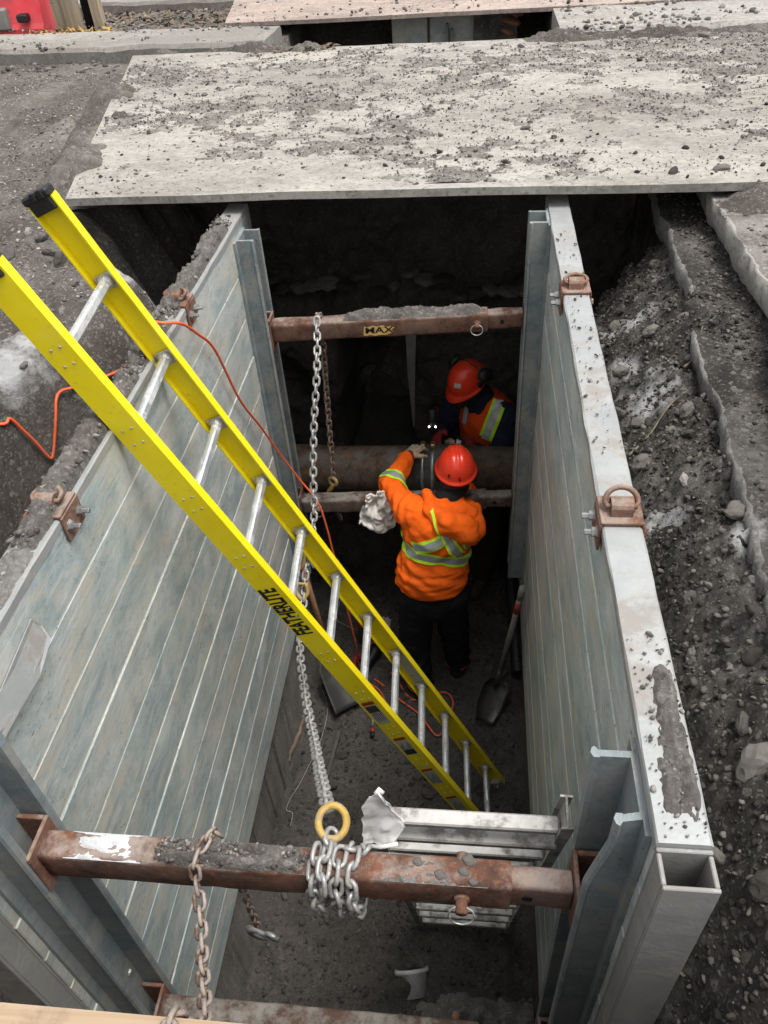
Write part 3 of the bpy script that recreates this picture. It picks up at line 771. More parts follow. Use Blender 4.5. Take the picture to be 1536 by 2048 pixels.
# ================================================================== steel road plates, kerbs
PT = 0.098                                        # top of the big plate
def quad_plate(name, corners, top, th, mat, label, cat, seed):
    c = np.array(corners, float); nu, nv_ = 140, 90
    uu, vv = np.meshgrid(np.linspace(0, 1, nu), np.linspace(0, 1, nv_), indexing='ij')
    xy = (c[0] * ((1 - uu) * (1 - vv))[..., None] + c[1] * (uu * (1 - vv))[..., None] + c[2] * (uu * vv)[..., None] + c[3] * ((1 - uu) * vv)[..., None])
    dz = 0.006 * fbm(xy[..., 0] * 1.2, xy[..., 1] * 1.2, o=3, s=seed)
    top_v = np.concatenate([xy, (top + dz)[..., None]], -1)
    J = np.arange(nu * nv_).reshape(nu, nv_)
    F = np.stack([J[:-1, :-1], J[1:, :-1], J[1:, 1:], J[:-1, 1:]], -1).reshape(-1, 4).tolist()
    ring = np.concatenate([J[:, 0], J[-1, 1:], J[-2::-1, -1], J[0, -2:0:-1]])
    tv = top_v.reshape(-1, 3); base = len(tv)
    lo = tv[ring] - np.array([0, 0, th]); k = len(ring)
    V = np.concatenate([tv, lo])
    for i in range(k): F.append((int(ring[i]), base + i, base + (i + 1) % k, int(ring[(i + 1) % k])))
    F.append(tuple(range(base, base + k))[::-1])
    o = mk(name, V, F, mat, None, False); return tag(o, label, cat)
quad_plate('road_plate', [(-1.865, 3.50), (3.6, 3.42), (3.6, 6.32), (-2.55, 6.45)], PT, 0.034, 'dusty_plate', 'wide dust-covered steel road plate bridging the trench over the workers', 'steel plate', 1)
quad_plate('road_plate', [(-2.13, 7.60), (3.8, 7.56), (3.8, 10.4), (-2.6, 10.4)], 0.092, 0.03, 'pink_plate', 'pinkish rusty steel road plate beyond the gap in the ground', 'steel plate', 2)
plz = lambda x, y: np.full_like(x, PT)
def on_plate(x, y): return (x > -1.85 - (y - 3.5) * 0.23) & (y > 3.53) & (y < 6.36)
r_ = np.random.default_rng(31)
def dirt_n(x, y): return 0.8 * fbm(x * 1.1 + 4, y * 1.7, o=3, s=97) + 0.75 * fbm(x * 7.5, y * 10.5, o=5, s=197, g=0.72) - 0.55 * sst(4.15, 3.55, y) - 0.02
dx_ = np.arange(-2.6, 3.0, 0.017); dy_ = np.arange(3.52, 6.36, 0.017); DX, DY = np.meshgrid(dx_, dy_, indexing='ij')
DN = dirt_n(DX, DY); DZ = PT - 0.004 + np.clip(0.014 * DN, -0.008, 0.012) + 0.0035 * fbm(DX * 40, DY * 40, o=3, s=198) * (DN > 0)
J = np.arange(DX.size).reshape(DX.shape); q = np.stack([J[:-1, :-1], J[1:, :-1], J[1:, 1:], J[:-1, 1:]], -1).reshape(-1, 4)
keep = (DN.reshape(-1)[q].max(1) > -0.05) & on_plate(DX.reshape(-1)[q[:, 0]], DY.reshape(-1)[q[:, 0]])
q = q[keep]; u_, inv = np.unique(q, return_inverse=True)
tag(mk('dirt_layer', np.stack([DX, DY, DZ], -1).reshape(-1, 3)[u_], inv.reshape(-1, 4), 'plate_dirt', None, True), 'thin trodden dirt caked in patches on the big steel plate', None, None, 'stuff')
scatter('grit', 34000, (-2.5, 2.6), (3.5, 6.4), 0.002, 0.0115, 'grit', 'scattered grey gravel and dirt lying on the big steel plate', 41, lambda x, y: on_plate(x, y) & (dirt_n(x, y) > -0.12), zf=lambda x, y: PT - 0.002 + np.clip(0.014 * dirt_n(x, y), 0, 0.012))
scatter('grit', 1500, (-2.5, 2.6), (3.5, 6.4), 0.003, 0.016, 'bank_gravel', 'sparse dark clods on the pale steel plate', 42, on_plate, zf=plz)
scatter('grit', 14000, (-2.5, 2.8), (3.52, 6.4), 0.0016, 0.007, 'grit', 'fine grit strewn over the whole big steel plate', 44, on_plate, zf=plz)
scatter('grit', 900, (-2.3, 3), (7.65, 9.5), 0.004, 0.026, 'gravel', 'grit on the pinkish steel plate', 43, zf=lambda x, y: np.full_like(x, 0.093))
plate0 = bpy.data.objects['road_plate']
clod_pts = [(0.25, 4.30, .045), (-0.35, 5.9, .035), (-0.6, 4.85, .03), (0.55, 5.55, .05), (-0.6, 4.2, .04), (1.0, 5.6, .05), (-1.3, 4.45, .03), (0.3, 6.1, .06), (0.6, 6.2, .05), (1.1, 6.15, .06), (1.5, 6.2, .08), (0.85, 3.60, .05), (1.05, 3.62, .06), (1.25, 3.57, .05), (-0.05, 5.2, .03), (-1.0, 5.7, .035), (-1.9, 5.5, .035), (0.0, 6.0, .04), (1.4, 5.2, .05), (1.7, 4.6, .05), (0.75, 4.7, .035), (-1.55, 5.0, .03), (1.3, 4.1, .04), (-0.9, 3.7, .025), (0.4, 3.75, .03)]
for i, (x, y, s) in enumerate(clod_pts):
    s *= 0.5; o = inst('soil_clod', rock_mesh(i % 6, 'bank_gravel' if i % 3 else 'gravel'), None, m4(frame((r_.normal() * .2, r_.normal() * .2, 1), (math.cos(i * 2.1), math.sin(i * 2.1), 0)) * s * np.array([0.9, 0.7, 0.6]), (x, y, PT + s * 0.2)))
    tag(o, 'dry lump of soil lying on the dusty steel road plate', 'clod', 'soil lumps on the steel plate')

def kerb(name, x0, x1, ya, yb, top, h, label, seed, mat='concrete'):
    n = 60; xs = np.linspace(x0, x1, n); rows = []
    for (v, z) in ((0, -h), (0, -0.03), (0.04, 0), (0.5, 0.0), (0.95, 0), (1, -0.03), (1, -h)):
        y_ = np.interp(xs, [x0, x1], ya) * (1 - v) + np.interp(xs, [x0, x1], yb) * v
        rows.append(np.stack([xs, y_ + 0.012 * fbm(xs * 5, xs * 0 + v * 7, o=3, s=seed), top + z + 0.008 * fbm(xs * 6, xs * 0 + v * 9, o=2, s=seed + 1)], 1))
    rows = np.stack(rows); m = len(rows); J = np.arange(m * n).reshape(m, n)
    F = np.stack([J[:-1, :-1], J[:-1, 1:], J[1:, 1:], J[1:, :-1]], -1).reshape(-1, 4).tolist()
    F.append([int(i) for i in J[:, 0]]); F.append([int(i) for i in J[:, -1]][::-1])
    return tag(mk(name, rows.reshape(-1, 3), F, mat, None, False), label, 'kerb')
kerb('concrete_kerb', -7.0, -1.60, (7.15, 6.72), (7.9, 7.36), 0.10, 0.25, 'long pale concrete kerb ending at the open gap, beside the posts', 301)
kerb('concrete_kerb', 0.60, 5.5, (6.66, 6.45), (7.5, 7.42), 0.095, 0.6, 'pale concrete kerb on the brick side of the open gap', 302)
kerb('concrete_kerb', -8.0, -2.15, (9.4, 9.0), (9.9, 9.5), 0.08, 0.25, 'far concrete kerb behind the leaf litter', 303)
# what shows in the gap between the plates
t = thing('shoring_panel', (-0.25, 8.0, -1.9), 'grey shoring panel standing down in the gap between the two steel plates', 'trench shield')
mb = MB(); mb.box((-0.75, 8.02, -1.9), (-0.02, 8.08, 0.02), 0.006); mb.build('panel', 'alu_panel', t)
mb = MB(); mb.box((-0.27, 7.96, -1.9), (-0.25, 8.02, -0.06), 0.004); mb.box((-0.23, 7.96, -1.9), (-0.21, 8.02, -0.1), 0.004); mb.build('post', 'alu_post', t)
mb = MB(); mb.box((-0.435, 8.0, -1.9), (-0.415, 8.025, 0.02), 0.004); mb.build('seam_bar', 'dark_bar', t)
hx = np.arange(-0.03, 0.36, 0.02); hz = np.arange(-1.9, 0.05, 0.02); HX, HZ = np.meshgrid(hx, hz, indexing='ij')
HY = 7.98 + 0.06 * fbm(HX * 7, HZ * 7, o=4, s=140); J = np.arange(HX.size).reshape(HX.shape)
tag(mk('soil_plug', np.stack([HX, HY, HZ], -1).reshape(-1, 3), np.stack([J[:-1, :-1], J[1:, :-1], J[1:, 1:], J[:-1, 1:]], -1).reshape(-1, 4), 'clod_soil', None, True), kind='structure')
for i, (x, z, s) in enumerate(((0.29, -0.06, .05), (0.33, 0.0, .045), (0.27, -0.14, .04))):
    o = inst('broken_brick', rock_mesh(i, 'brick_red'), None, m4(frame((0.3, -0.4, 1)) * s * np.array([1.2, .8, .7]), (x, 7.93, z)))
    tag(o, 'broken red brick stuck in the soil of the far gap', 'brick', 'broken bricks in the gap')

# soil shovelled against the plate edges
def berm(path, wid, hgt, seed, mat, label, z0):
    P = resample(catmull(path, 8), 0.02); n, m = len(P), 26; T = np.gradient(P, axis=0); T /= np.linalg.norm(T, axis=1)[:, None]
    N = np.stack([-T[:, 1], T[:, 0], 0 * T[:, 0]], 1); v = np.linspace(-1, 1, m)
    X = P[:, None, 0] + N[:, None, 0] * v * wid; Y = P[:, None, 1] + N[:, None, 1] * v * wid
    tt = np.linspace(0, 1, n)[:, None]
    e = np.clip(1 - v[None] ** 2, 0, 1) * np.clip(0.85 + 0.4 * fbm(X * 5, Y * 5, o=4, s=seed), 0, 2) * sst(0, 0.12, tt) * sst(1, 0.88, tt)
    Z = z0 - 0.02 + hgt * e + 0.012 * fbm(X * 26, Y * 26, o=4, s=seed + 2, g=0.6)
    J = np.arange(n * m).reshape(n, m)
    tag(mk('loose_soil', np.stack([X, Y, Z], -1).reshape(-1, 3), np.stack([J[:-1, :-1], J[1:, :-1], J[1:, 1:], J[:-1, 1:]], -1).reshape(-1, 4), mat, None, True), label, None, None, 'stuff')
berm([(-1.93, 3.62, 0), (-2.03, 4.2, 0), (-2.16, 4.8, 0), (-2.3, 5.4, 0), (-2.42, 5.9, 0)], 0.24, 0.125, 811, 'ground_soil', 'soil pushed up against the side edge of the big steel plate', 0.02)
berm([(1.0, 3.40, 0), (1.3, 3.40, 0), (1.7, 3.42, 0), (2.3, 3.42, 0)], 0.14, 0.085, 812, 'ground_soil', 'soil heaped on the pavement in front of the big steel plate', 0.04)
berm([(-2.5, 6.50, 0), (-1.9, 6.50, 0), (-1.5, 6.40, 0), (-1.0, 6.36, 0)], 0.10, 0.09, 813, 'ground_soil', 'dark soil along the back edge of the big steel plate', 0.06)
berm([(0.2, 6.30, 0), (0.8, 6.30, 0), (1.6, 6.28, 0), (2.6, 6.28, 0)], 0.12, 0.07, 814, 'ground_soil', 'lumpy soil on the back edge of the plate by the kerb', 0.09)

# ================================================================== trench shield
shield = thing('trench_shield', (-0.367, 2.1, -WH), 'aluminium trench shield of two ribbed walls braced by rusty spreader bars', 'trench shield')
NP_, PHT = 12, WH / 12
plank_me = None
def wall_panel(x0, side, label):
    """x0: inner face; side: +1 wall thickens towards +x"""
    global plank_me
    xa, xb = (x0, x0 + WT) if side > 0 else (x0 - WT, x0)
    mb = MB(); mb.box((xa + 0.004, Y0 + 0.075, -WH + 0.012), (xb - 0.004, Y1 - 0.06, -0.012))
    pn = mb.build('panel', 'seam_dust', shield)
    pn['label'] = label
    if plank_me is None:
        b = MB(); b.box((-WT / 2, -(Y1 - Y0 - 0.135) / 2, -PHT / 2 + 0.0036), (WT / 2, (Y1 - Y0 - 0.135) / 2, PHT / 2 - 0.0036), 0.003)
        t_ = b.build('plank', 'alu_panel', None, origin=(0, 0, 0)); plank_me = t_.data; bpy.data.objects.remove(t_)
    ym = (Y0 + 0.075 + Y1 - 0.06) / 2
    for k in range(NP_):
        inst('plank', plank_me, pn, m4(np.eye(3) @ np.diag([1, 1, 1]), ((xa + xb) / 2 + 0.0012 * ((k * 7) % 3 - 1), ym, -WH + PHT * (k + 0.5))))
    b = MB(); n = 70; ys = np.linspace(Y0 + 0.07, Y1 - 0.01, n)
    rows = []
    for (x, z) in ((xa - 0.004, -0.02), (xa - 0.004, 0.003), (xa, 0.008), (xb, 0.008), (xb + 0.004, 0.003), (xb + 0.004, -0.02)):
        rows.append(np.stack([np.full(n, x) + 0.0018 * fbm(ys * 9, ys * 0 + x * 50, o=2, s=int(abs(x) * 100)), ys, z + 0.0022 * fbm(ys * 7, ys * 0 + z * 70, o=2, s=6)], 1))
    rows = np.stack(rows); J = np.arange(6 * n).reshape(6, n)
    b.add(rows.reshape(-1, 3), [tuple(int(i) for i in q) for q in np.stack([J[:-1, :-1], J[:-1, 1:], J[1:, 1:], J[1:, :-1]], -1).reshape(-1, 4)] + [tuple(int(i) for i in J[:, 0]), tuple(int(i) for i in J[:, -1])[::-1]])
    b.build('top_rail', 'wall_top', pn)
    for (ya, yb) in ((Y0, Y0 + 0.07), (Y1 - 0.055, Y1)):     # open-topped end tubes
        b = MB(); w = 0.008; X0, X1 = xa - 0.004, xb + 0.004
        b.box((X0, ya, -WH), (X1, ya + w, -0.006), 0.003); b.box((X0, yb - w, -WH), (X1, yb, -0.004), 0.003)
        b.box((X0, ya + w + .0005, -WH), (X0 + w, yb - w - .0005, -0.008), 0.002); b.box((X1 - w, ya + w + .0005, -WH), (X1, yb - w - .0005, -0.008), 0.002)
        b.build('end_tube', 'end_tube', pn)
    return pn
wall_panel(BR, 1, 'right wall with a clean pale top rail and open end tube')
wall_panel(-AL, -1, 'left wall with loose soil on its top rail')

# hat-section posts on the inner faces
def post(x0, s, ya, yb, ztop, zbot, bend=0.0):
    """s: direction the flanges stick out (+1 to +x)"""
    w, p = 0.012, 0.086
    prof = [(0, -0.03), (w, -0.03), (w, 0.0), (p - 0.012, 0.0), (p - 0.006, -0.008), (p, -0.004), (p + 0.003, 0.006), (p - 0.002, 0.016), (p - 0.014, 0.016), (p - 0.014, 0.014), (w + 0.004, 0.014)]
    W = yb - ya
    full = prof + [(q[0], W - q[1]) for q in prof[::-1]]
    full = np.array(full)
    zs = np.array([zbot, zbot + 0.5, -1.0, -0.45, -0.3, -0.22, -0.12, ztop]); rows = []
    for z in zs:
        off = bend * sst(-0.32, -0.1, z)
        q = full.copy()
        near_fl = (q[:, 0] > 0.03) & (q[:, 1] < W / 2)
        q[near_fl, 0] -= off * 0.9; q[near_fl, 1] += -off * 0.2
        rows.append(np.stack([x0 + s * q[:, 0], ya + q[:, 1], np.full(len(q), z)], 1))
    n = len(full); V = np.concatenate(rows); F = []
    for i in range(len(zs) - 1):
        for j in range(n):
            j2 = (j + 1) % n; F.append((i * n + j, i * n + j2, (i + 1) * n + j2, (i + 1) * n + j))
    F.append(tuple(range(n))); F.append(tuple(range((len(zs) - 1) * n, len(zs) * n)))
    po = mk('post', V, F, 'alu_post', shield)
    for z in (-0.52, -0.66, -1.35, -1.68):
        b = MB(); b.lathe([(0.011, 0), (0.012, 0.006), (0.009, 0.011), (0.004, 0.012)], (x0 + s * 0.012, ya + W / 2 + 0.03, z), (s, 0, 0), 6); b.build('bolt', 'steel', po)
    return po
post(-AL, 1, 0.71, 0.845, -0.05, -2.2)
post(BR, -1, 0.71, 0.845, -0.03, -2.2, bend=0.03)
post(-AL, 1, 3.325, 3.46, -0.05, -2.15)
post(BR, -1, 3.325, 3.46, -0.0, -2.15)

NBY = 0.768                                       # near upper bar
# rusty telescopic spreader bars
def rrect(hw, hh, r=0.014, k=3):
    P = []
    for sx, sy, a0 in ((1, 1, 0), (-1, 1, 90), (-1, -1, 180), (1, -1, 270)):
        for i in range(k + 1):
            a = math.radians(a0 + 90 * i / k); P.append((sx * (hw - r) + r * math.cos(a), sy * (hh - r) + r * math.sin(a)))
    return P
def spreader(y, zl, zr, hd, hh, xc, mat, label, pinx, dust=True):
    A = np.array([-AL + 0.088, y, zl]); B = np.array([BR - 0.085, y, zr]); d = B - A; L = np.linalg.norm(d); d = d / L
    ay = np.array([0, 1.0, 0]); az = np.cross(d, ay)
    if az[2] < 0: az = -az
    Lc = (xc - A[0]) / d[0]
    n = 46
    def seg(o, L0, L1, hd, hh, name):
        prof = np.array(rrect(hd, hh)); m = len(prof); ts = np.linspace(L0, L1, n); V = []
        for t in ts:
            c = A + d * t; V.append(c + np.outer(prof[:, 0], ay) + np.outer(prof[:, 1], az))
        V = np.concatenate(V); V = V + 0.0014 * fbm(V[:, 0] * 14, V[:, 1] * 14 + V[:, 2] * 11, o=2, s=4)[:, None]
        F = [(i * m + j, i * m + (j + 1) % m, (i + 1) * m + (j + 1) % m, (i + 1) * m + j) for i in range(n - 1) for j in range(m)]
        F += [tuple(range(m))[::-1], tuple(range((n - 1) * m, n * m))]
        return mk(name, V, F, mat, o, True)
    sp = seg(shield, 0.006, Lc, hd, hh, 'spreader_bar'); sp['label'] = label
    seg(sp, Lc - 0.02, L - 0.006, hd - 0.007, hh - 0.007, 'inner_tube')
    for e, (P, s) in enumerate(((A, -1), (B, 1))):         # end yokes reaching into the posts
        b = MB()
        b.box((-0.004, -0.055, -0.085), (0.006, 0.055, 0.075), 0.003, c=P)
        b.box((0.006 if s > 0 else -0.07, -0.055, -0.085), (0.06 if s > 0 else -0.004, -0.043, 0.075), 0.003, c=P)
        b.box((0.006 if s > 0 else -0.07, 0.043, -0.085), (0.06 if s > 0 else -0.004, 0.055, 0.075), 0.003, c=P)
        b.build('yoke', 'rust_bracket', sp)
    c = A + d * ((pinx - A[0]) / d[0])
    b = MB(); b.tube([c - ay * (hd + 0.035), c + ay * (hd + 0.03)], 0.0135, 10); b.lathe([(0.018, 0), (0.018, 0.008)], c - ay * (hd + 0.001), (0, -1, 0), 10)
    b.build('pin', 'rust_bracket', sp, True)
    a = np.linspace(0, 2 * np.pi, 22)[:-1]
    q = c - ay * (hd + 0.026) + np.array([0, 0, -0.016])
    b = MB(); b.tube(q + np.stack([0.028 * np.cos(a), -0.006 + 0.01 * np.sin(a), 0.021 * np.sin(a)], 1), 0.0024, 6, closed=True); b.build('pin_ring', 'steel', sp, True)
    h = A + d * (L - 0.10) - ay * (hd - 0.0065)
    b = MB(); b.lathe([(0.0115, 0.0), (0.0115, 0.0012)], h, (0, -1, 0), 12); b.build('pin_hole', 'black_plastic', sp)
    return sp
sp_near = spreader(NBY, -0.448, -0.463, 0.033, 0.055, 0.10, 'rust_tube', 'near upper spreader bar, rusty, caked with pale mud', -0.005)
spreader(0.768, -1.555, -1.575, 0.036, 0.052, 0.05, 'lower_tube', 'near lower spreader bar, dusty', -0.02)
sp_far = spreader(3.385, -0.52, -0.465, 0.042, 0.047, 0.07, 'rust_tube', 'far upper spreader bar with a torn yellow label', 0.02)
spreader(3.385, -1.63, -1.575, 0.042, 0.047, 0.09, 'lower_tube', 'far lower spreader bar in front of the pipe', -0.86)

NBT = lambda X: -0.395 + (X + 1) * -0.0125
def on_bar(name, parent, x0, x1, zf, y, hd, seed, mat, label, amp=0.02, wd=0.9):
    nx_, nv = int((x1 - x0) / 0.006), 16
    xs = np.linspace(x0, x1, nx_); v = np.linspace(-1, 1, nv)
    X, V_ = np.meshgrid(xs, v, indexing='ij')
    e = sst(x0, x0 + 0.06, X) * sst(x1, x1 - 0.06, X) * np.clip(1 - np.abs(V_) ** 4, 0, 1)
    e = e * np.clip((1.05 if amp > 0.013 else 0.75) + 0.8 * fbm(X * 14, V_ * 2.2, o=4, s=seed), 0, 2)
    Z = zf(X) - 0.003 + amp * e + 0.0035 * fbm(X * 90, V_ * 7, o=3, s=seed + 3) * (e > 0.05)
    J = np.arange(X.size).reshape(X.shape)
    o = mk(name, np.stack([X, y + V_ * hd * wd, Z], -1).reshape(-1, 3), np.stack([J[:-1, :-1], J[1:, :-1], J[1:, 1:], J[:-1, 1:]], -1).reshape(-1, 4), mat, parent, True)
    tag(o, label, None, None, 'stuff'); return o
on_bar('loose_soil', None, -0.70, -0.33, NBT, NBY, 0.034, 401, 'clod_soil', 'crumbly grey soil heaped on the near upper spreader bar', 0.02)
on_bar('loose_soil', None, -0.62, 0.06, lambda X: -0.472 + (X + 1) * 0.043, 3.385, 0.04, 402, 'clod_soil', 'dark soil heaped on the far spreader bar with the yellow label', 0.022)
on_bar('mud_splash', None, -0.90, -0.72, NBT, NBY, 0.035, 403, 'cement_white', 'pale cement splash dried on the rusty end of the near spreader bar', 0.009)
on_bar('mud_splash', None, -0.2, 0.05, NBT, NBY, 0.035, 405, 'grey_mud', 'pale mud smeared over the near spreader bar beside the wrapped chain', 0.005)
r_ = np.random.default_rng(77)
n_ = 520; xs_ = r_.uniform(-0.69, -0.345, n_); s_ = 0.0015 + 0.0065 * r_.random(n_) ** 4
pebbles('gravel', np.stack([xs_, NBY + r_.uniform(-0.026, 0.026, n_), NBT(xs_) + 0.010 + s_ * .2], 1), s_, 'gravel', 'small stones in the soil on the near spreader bar', seed=78)
for (x, y, s) in ((0.0, 0.735, .011), (0.012, 0.76, .014), (-0.05, 0.725, .012), (-0.1, 0.75, .011), (0.02, 0.715, .009)):
    tag(inst('soil_clod', rock_mesh(2, 'bank_gravel'), None, m4(np.eye(3) * s, (x, y + 0.03, -0.405))), 'brown crumb of soil on the near spreader bar beside the pin', 'clod', 'soil crumbs on the near spreader bar')

# soil lying along the wall tops
def wall_soil(x0, x1, ya, yb, seed, amp, label, thr=0.0, mat='clod_soil'):
    n, m = int((yb - ya) / 0.008), 20
    ys = np.linspace(ya, yb, n); v = np.linspace(0, 1, m)
    Y, V_ = np.meshgrid(ys, v, indexing='ij')
    e = np.clip(fbm(Y * 3.2, V_ * 1.2, o=4, s=seed) + 0.5 * fbm(Y * 24, V_ * 3.2, o=3, s=seed + 8) + 0.5 - thr, 0, 1.2) * np.clip(1 - np.abs(2 * V_ - 1) ** 5, 0, 1)
    e = e * sst(ya, ya + 0.1, Y) * sst(yb, yb - 0.1, Y)
    Z = 0.004 + amp * e + 0.006 * fbm(Y * 45, V_ * 5, o=4, s=seed + 4, g=0.6) * np.clip(e * 4, 0, 1)
    J = np.arange(Y.size).reshape(Y.shape)
    X = x0 + (x1 - x0) * V_
    o = mk('loose_soil', np.stack([X, Y, Z], -1).reshape(-1, 3), np.stack([J[:-1, :-1], J[1:, :-1], J[1:, 1:], J[:-1, 1:]], -1).reshape(-1, 4), mat, None, True)
    tag(o, label, None, None, 'stuff')
wall_soil(-AL - WT - 0.004, -AL - 0.008, 1.28, 3.45, 501, 0.04, 'brown crumbly soil lying along the top of the left wall', -0.35)
wall_soil(BR + 0.006, BR + WT, 0.66, 1.06, 502, 0.026, 'brown soil caked on the near end of the right wall top', 0.1)
wall_soil(-AL - WT, -AL - 0.004, 0.7, 1.36, 505, 0.012, 'pale cement crust on the near end of the left wall top', 0.0, 'grey_mud')
r_ = np.random.default_rng(88)
n_ = 700; s_ = 0.003 + 0.011 * r_.random(n_) ** 3; yy = r_.uniform(1.3, 3.4, n_)
pebbles('gravel', np.stack([r_.uniform(-AL - WT, -AL - 0.01, n_), yy, 0.035 + s_ * 0.1 + 0.01 * fbm(yy * 5, yy * 0, o=2, s=2)], 1), s_, 'gravel', 'small stones in the soil on the left wall top', seed=89)
n_ = 260; s_ = 0.002 + 0.006 * r_.random(n_) ** 3
pebbles('gravel', np.stack([r_.uniform(BR + 0.004, BR + WT, n_), np.where(r_.random(n_) < 0.5, r_.uniform(0.66, 1.1, n_), r_.uniform(1.7, 3.2, n_)), 0.012 + s_ * 0.2], 1), s_, 'gravel', 'fine stones on the right wall top', seed=90)

# lifting brackets bolted over the wall tops
def lift_bracket(xa, xb, y, inner, ring_up, label):
    """inner: x direction of the trench side"""
    b = MB(); hw = 0.052; th = 0.009; g = 0.011
    b.box((xa - th, y - hw, 0.010), (xb + th, y + hw, 0.010 + th), 0.003)
    b.box((xa - th - g * 0.2, y - hw, -0.072), (xa - 0.0045, y + hw, 0.0095), 0.003)
    b.box((xb + 0.0045, y - hw, -0.072), (xb + th + g * 0.2, y + hw, 0.0095), 0.003)
    br = b.build('lifting_bracket', 'rust_bracket', shield); br['label'] = label
    xm = (xa + xb) / 2
    b = MB(); a = np.linspace(0, np.pi, 9)
    prof = [(-0.026, 0.0)] + [(-0.024 * math.cos(t), 0.012 + 0.022 * math.sin(t)) for t in a] + [(0.026, 0.0)]
    b.prism(prof, (xm - 0.026, y - 0.004, 0.0192), (0, 1, 0), (0, 0, 1), (1, 0, 0), 0.052); b.build('saddle', 'rust_bracket', br, False)
    a = np.linspace(0, np.pi, 15); rr = 0.039
    arc = np.stack([xm + rr * np.cos(a), y + 0.004 + rr * 0.95 * np.sin(a) * (0.55 if ring_up else 0.95), 0.040 + rr * np.sin(a) * (0.75 if ring_up else 0.12)], 1)
    pts = np.vstack([arc, [xm - rr * 0.9, y - 0.006, 0.034], [xm, y - 0.008, 0.034], [xm + rr * 0.9, y - 0.006, 0.034]])
    b = MB(); b.tube(pts, 0.0072, 8, closed=True); b.build('lifting_ring', 'rust_bracket', br, True)
    xi = xa - th - 0.002 if inner < 0 else xb + th + 0.002
    xo = xb + th + 0.002 if inner < 0 else xa - th - 0.002
    for dy in (-0.03, 0.03):
        b = MB(); b.lathe([(0.017, 0), (0.017, 0.003), (0.0125, 0.0032), (0.0125, 0.014), (0.0075, 0.0145), (0.0075, 0.03), (0.006, 0.032)], (xi, y + dy, -0.03), (inner, 0, 0), 6); b.build('bolt', 'steel', br)
        b = MB(); b.lathe([(0.013, 0), (0.013, 0.01)], (xo, y + dy, -0.03), (-inner, 0, 0), 6); b.build('bolt_head', 'rust_bracket', br)
lift_bracket(BR, BR + WT, 2.69, -1, False, 'lifting bracket on the right wall near the steel plate')
lift_bracket(BR, BR + WT, 1.48, -1, True, 'lifting bracket on the right wall with its ring standing up')
lift_bracket(-AL - WT, -AL, 2.63, 1, False, 'lifting bracket on the left wall behind the ladder')
lift_bracket(-AL - WT, -AL, 1.47, 1, False, 'lifting bracket on the left wall half buried in soil')

# torn yellow label with black letters on the far upper bar
lv, lf = text_mesh('MAX', 0.055, 0.0, 0.0012)
pr = np.array([(-0.075, -0.024), (-0.06, -0.027), (-0.045, -0.022), (-0.02, -0.028), (0.0, -0.024), (0.03, -0.026), (0.055, -0.019), (0.07, -0.012), (0.06, 0.0), (0.075, 0.011), (0.055, 0.02), (0.035, 0.015), (0.02, 0.026), (-0.01, 0.02), (-0.03, 0.026), (-0.055, 0.018), (-0.07, 0.024), (-0.073, 0.004)])
P0 = np.array([-0.44, 3.3405, -0.502])
lab = mk('torn_label', np.stack([P0[0] + pr[:, 0], np.full(len(pr), P0[1]), P0[2] + pr[:, 1] + 0.045 * pr[:, 0]], 1), [tuple(range(len(pr)))], 'sticker_yellow', sp_far)
lv2 = lv * np.array([1.15, 0.8, 1]); mk('lettering', np.stack([P0[0] + lv2[:, 0], np.full(len(lv2), P0[1] - 0.0012), P0[2] + lv2[:, 1] + 0.045 * lv2[:, 0]], 1), lf, 'black_print', sp_far)

# bent aluminium sheet on the left wall
q = np.array([(0.80, -0.15), (0.98, -0.115), (1.165, -0.085), (1.185, -0.13), (1.17, -0.165), (1.08, -0.195), (0.975, -0.185), (0.8, -0.21)])
b = MB(); n = len(q)
V = [(-AL + 0.007 + 0.02 * (i in (4, 5, 6)), y, z) for i, (y, z) in enumerate(q)] + [(-AL + 0.004 + 0.018 * (i in (4, 5, 6)), y, z) for i, (y, z) in enumerate(q)]
b.add(V, [tuple(range(n)), tuple(range(n, 2 * n))[::-1]] + [(i, n + i, n + (i + 1) % n, (i + 1) % n) for i in range(n)])
tag(b.build('metal_patch', 'wall_top'), 'bent pale sheet of aluminium riveted to the left wall near its end', 'metal sheet')

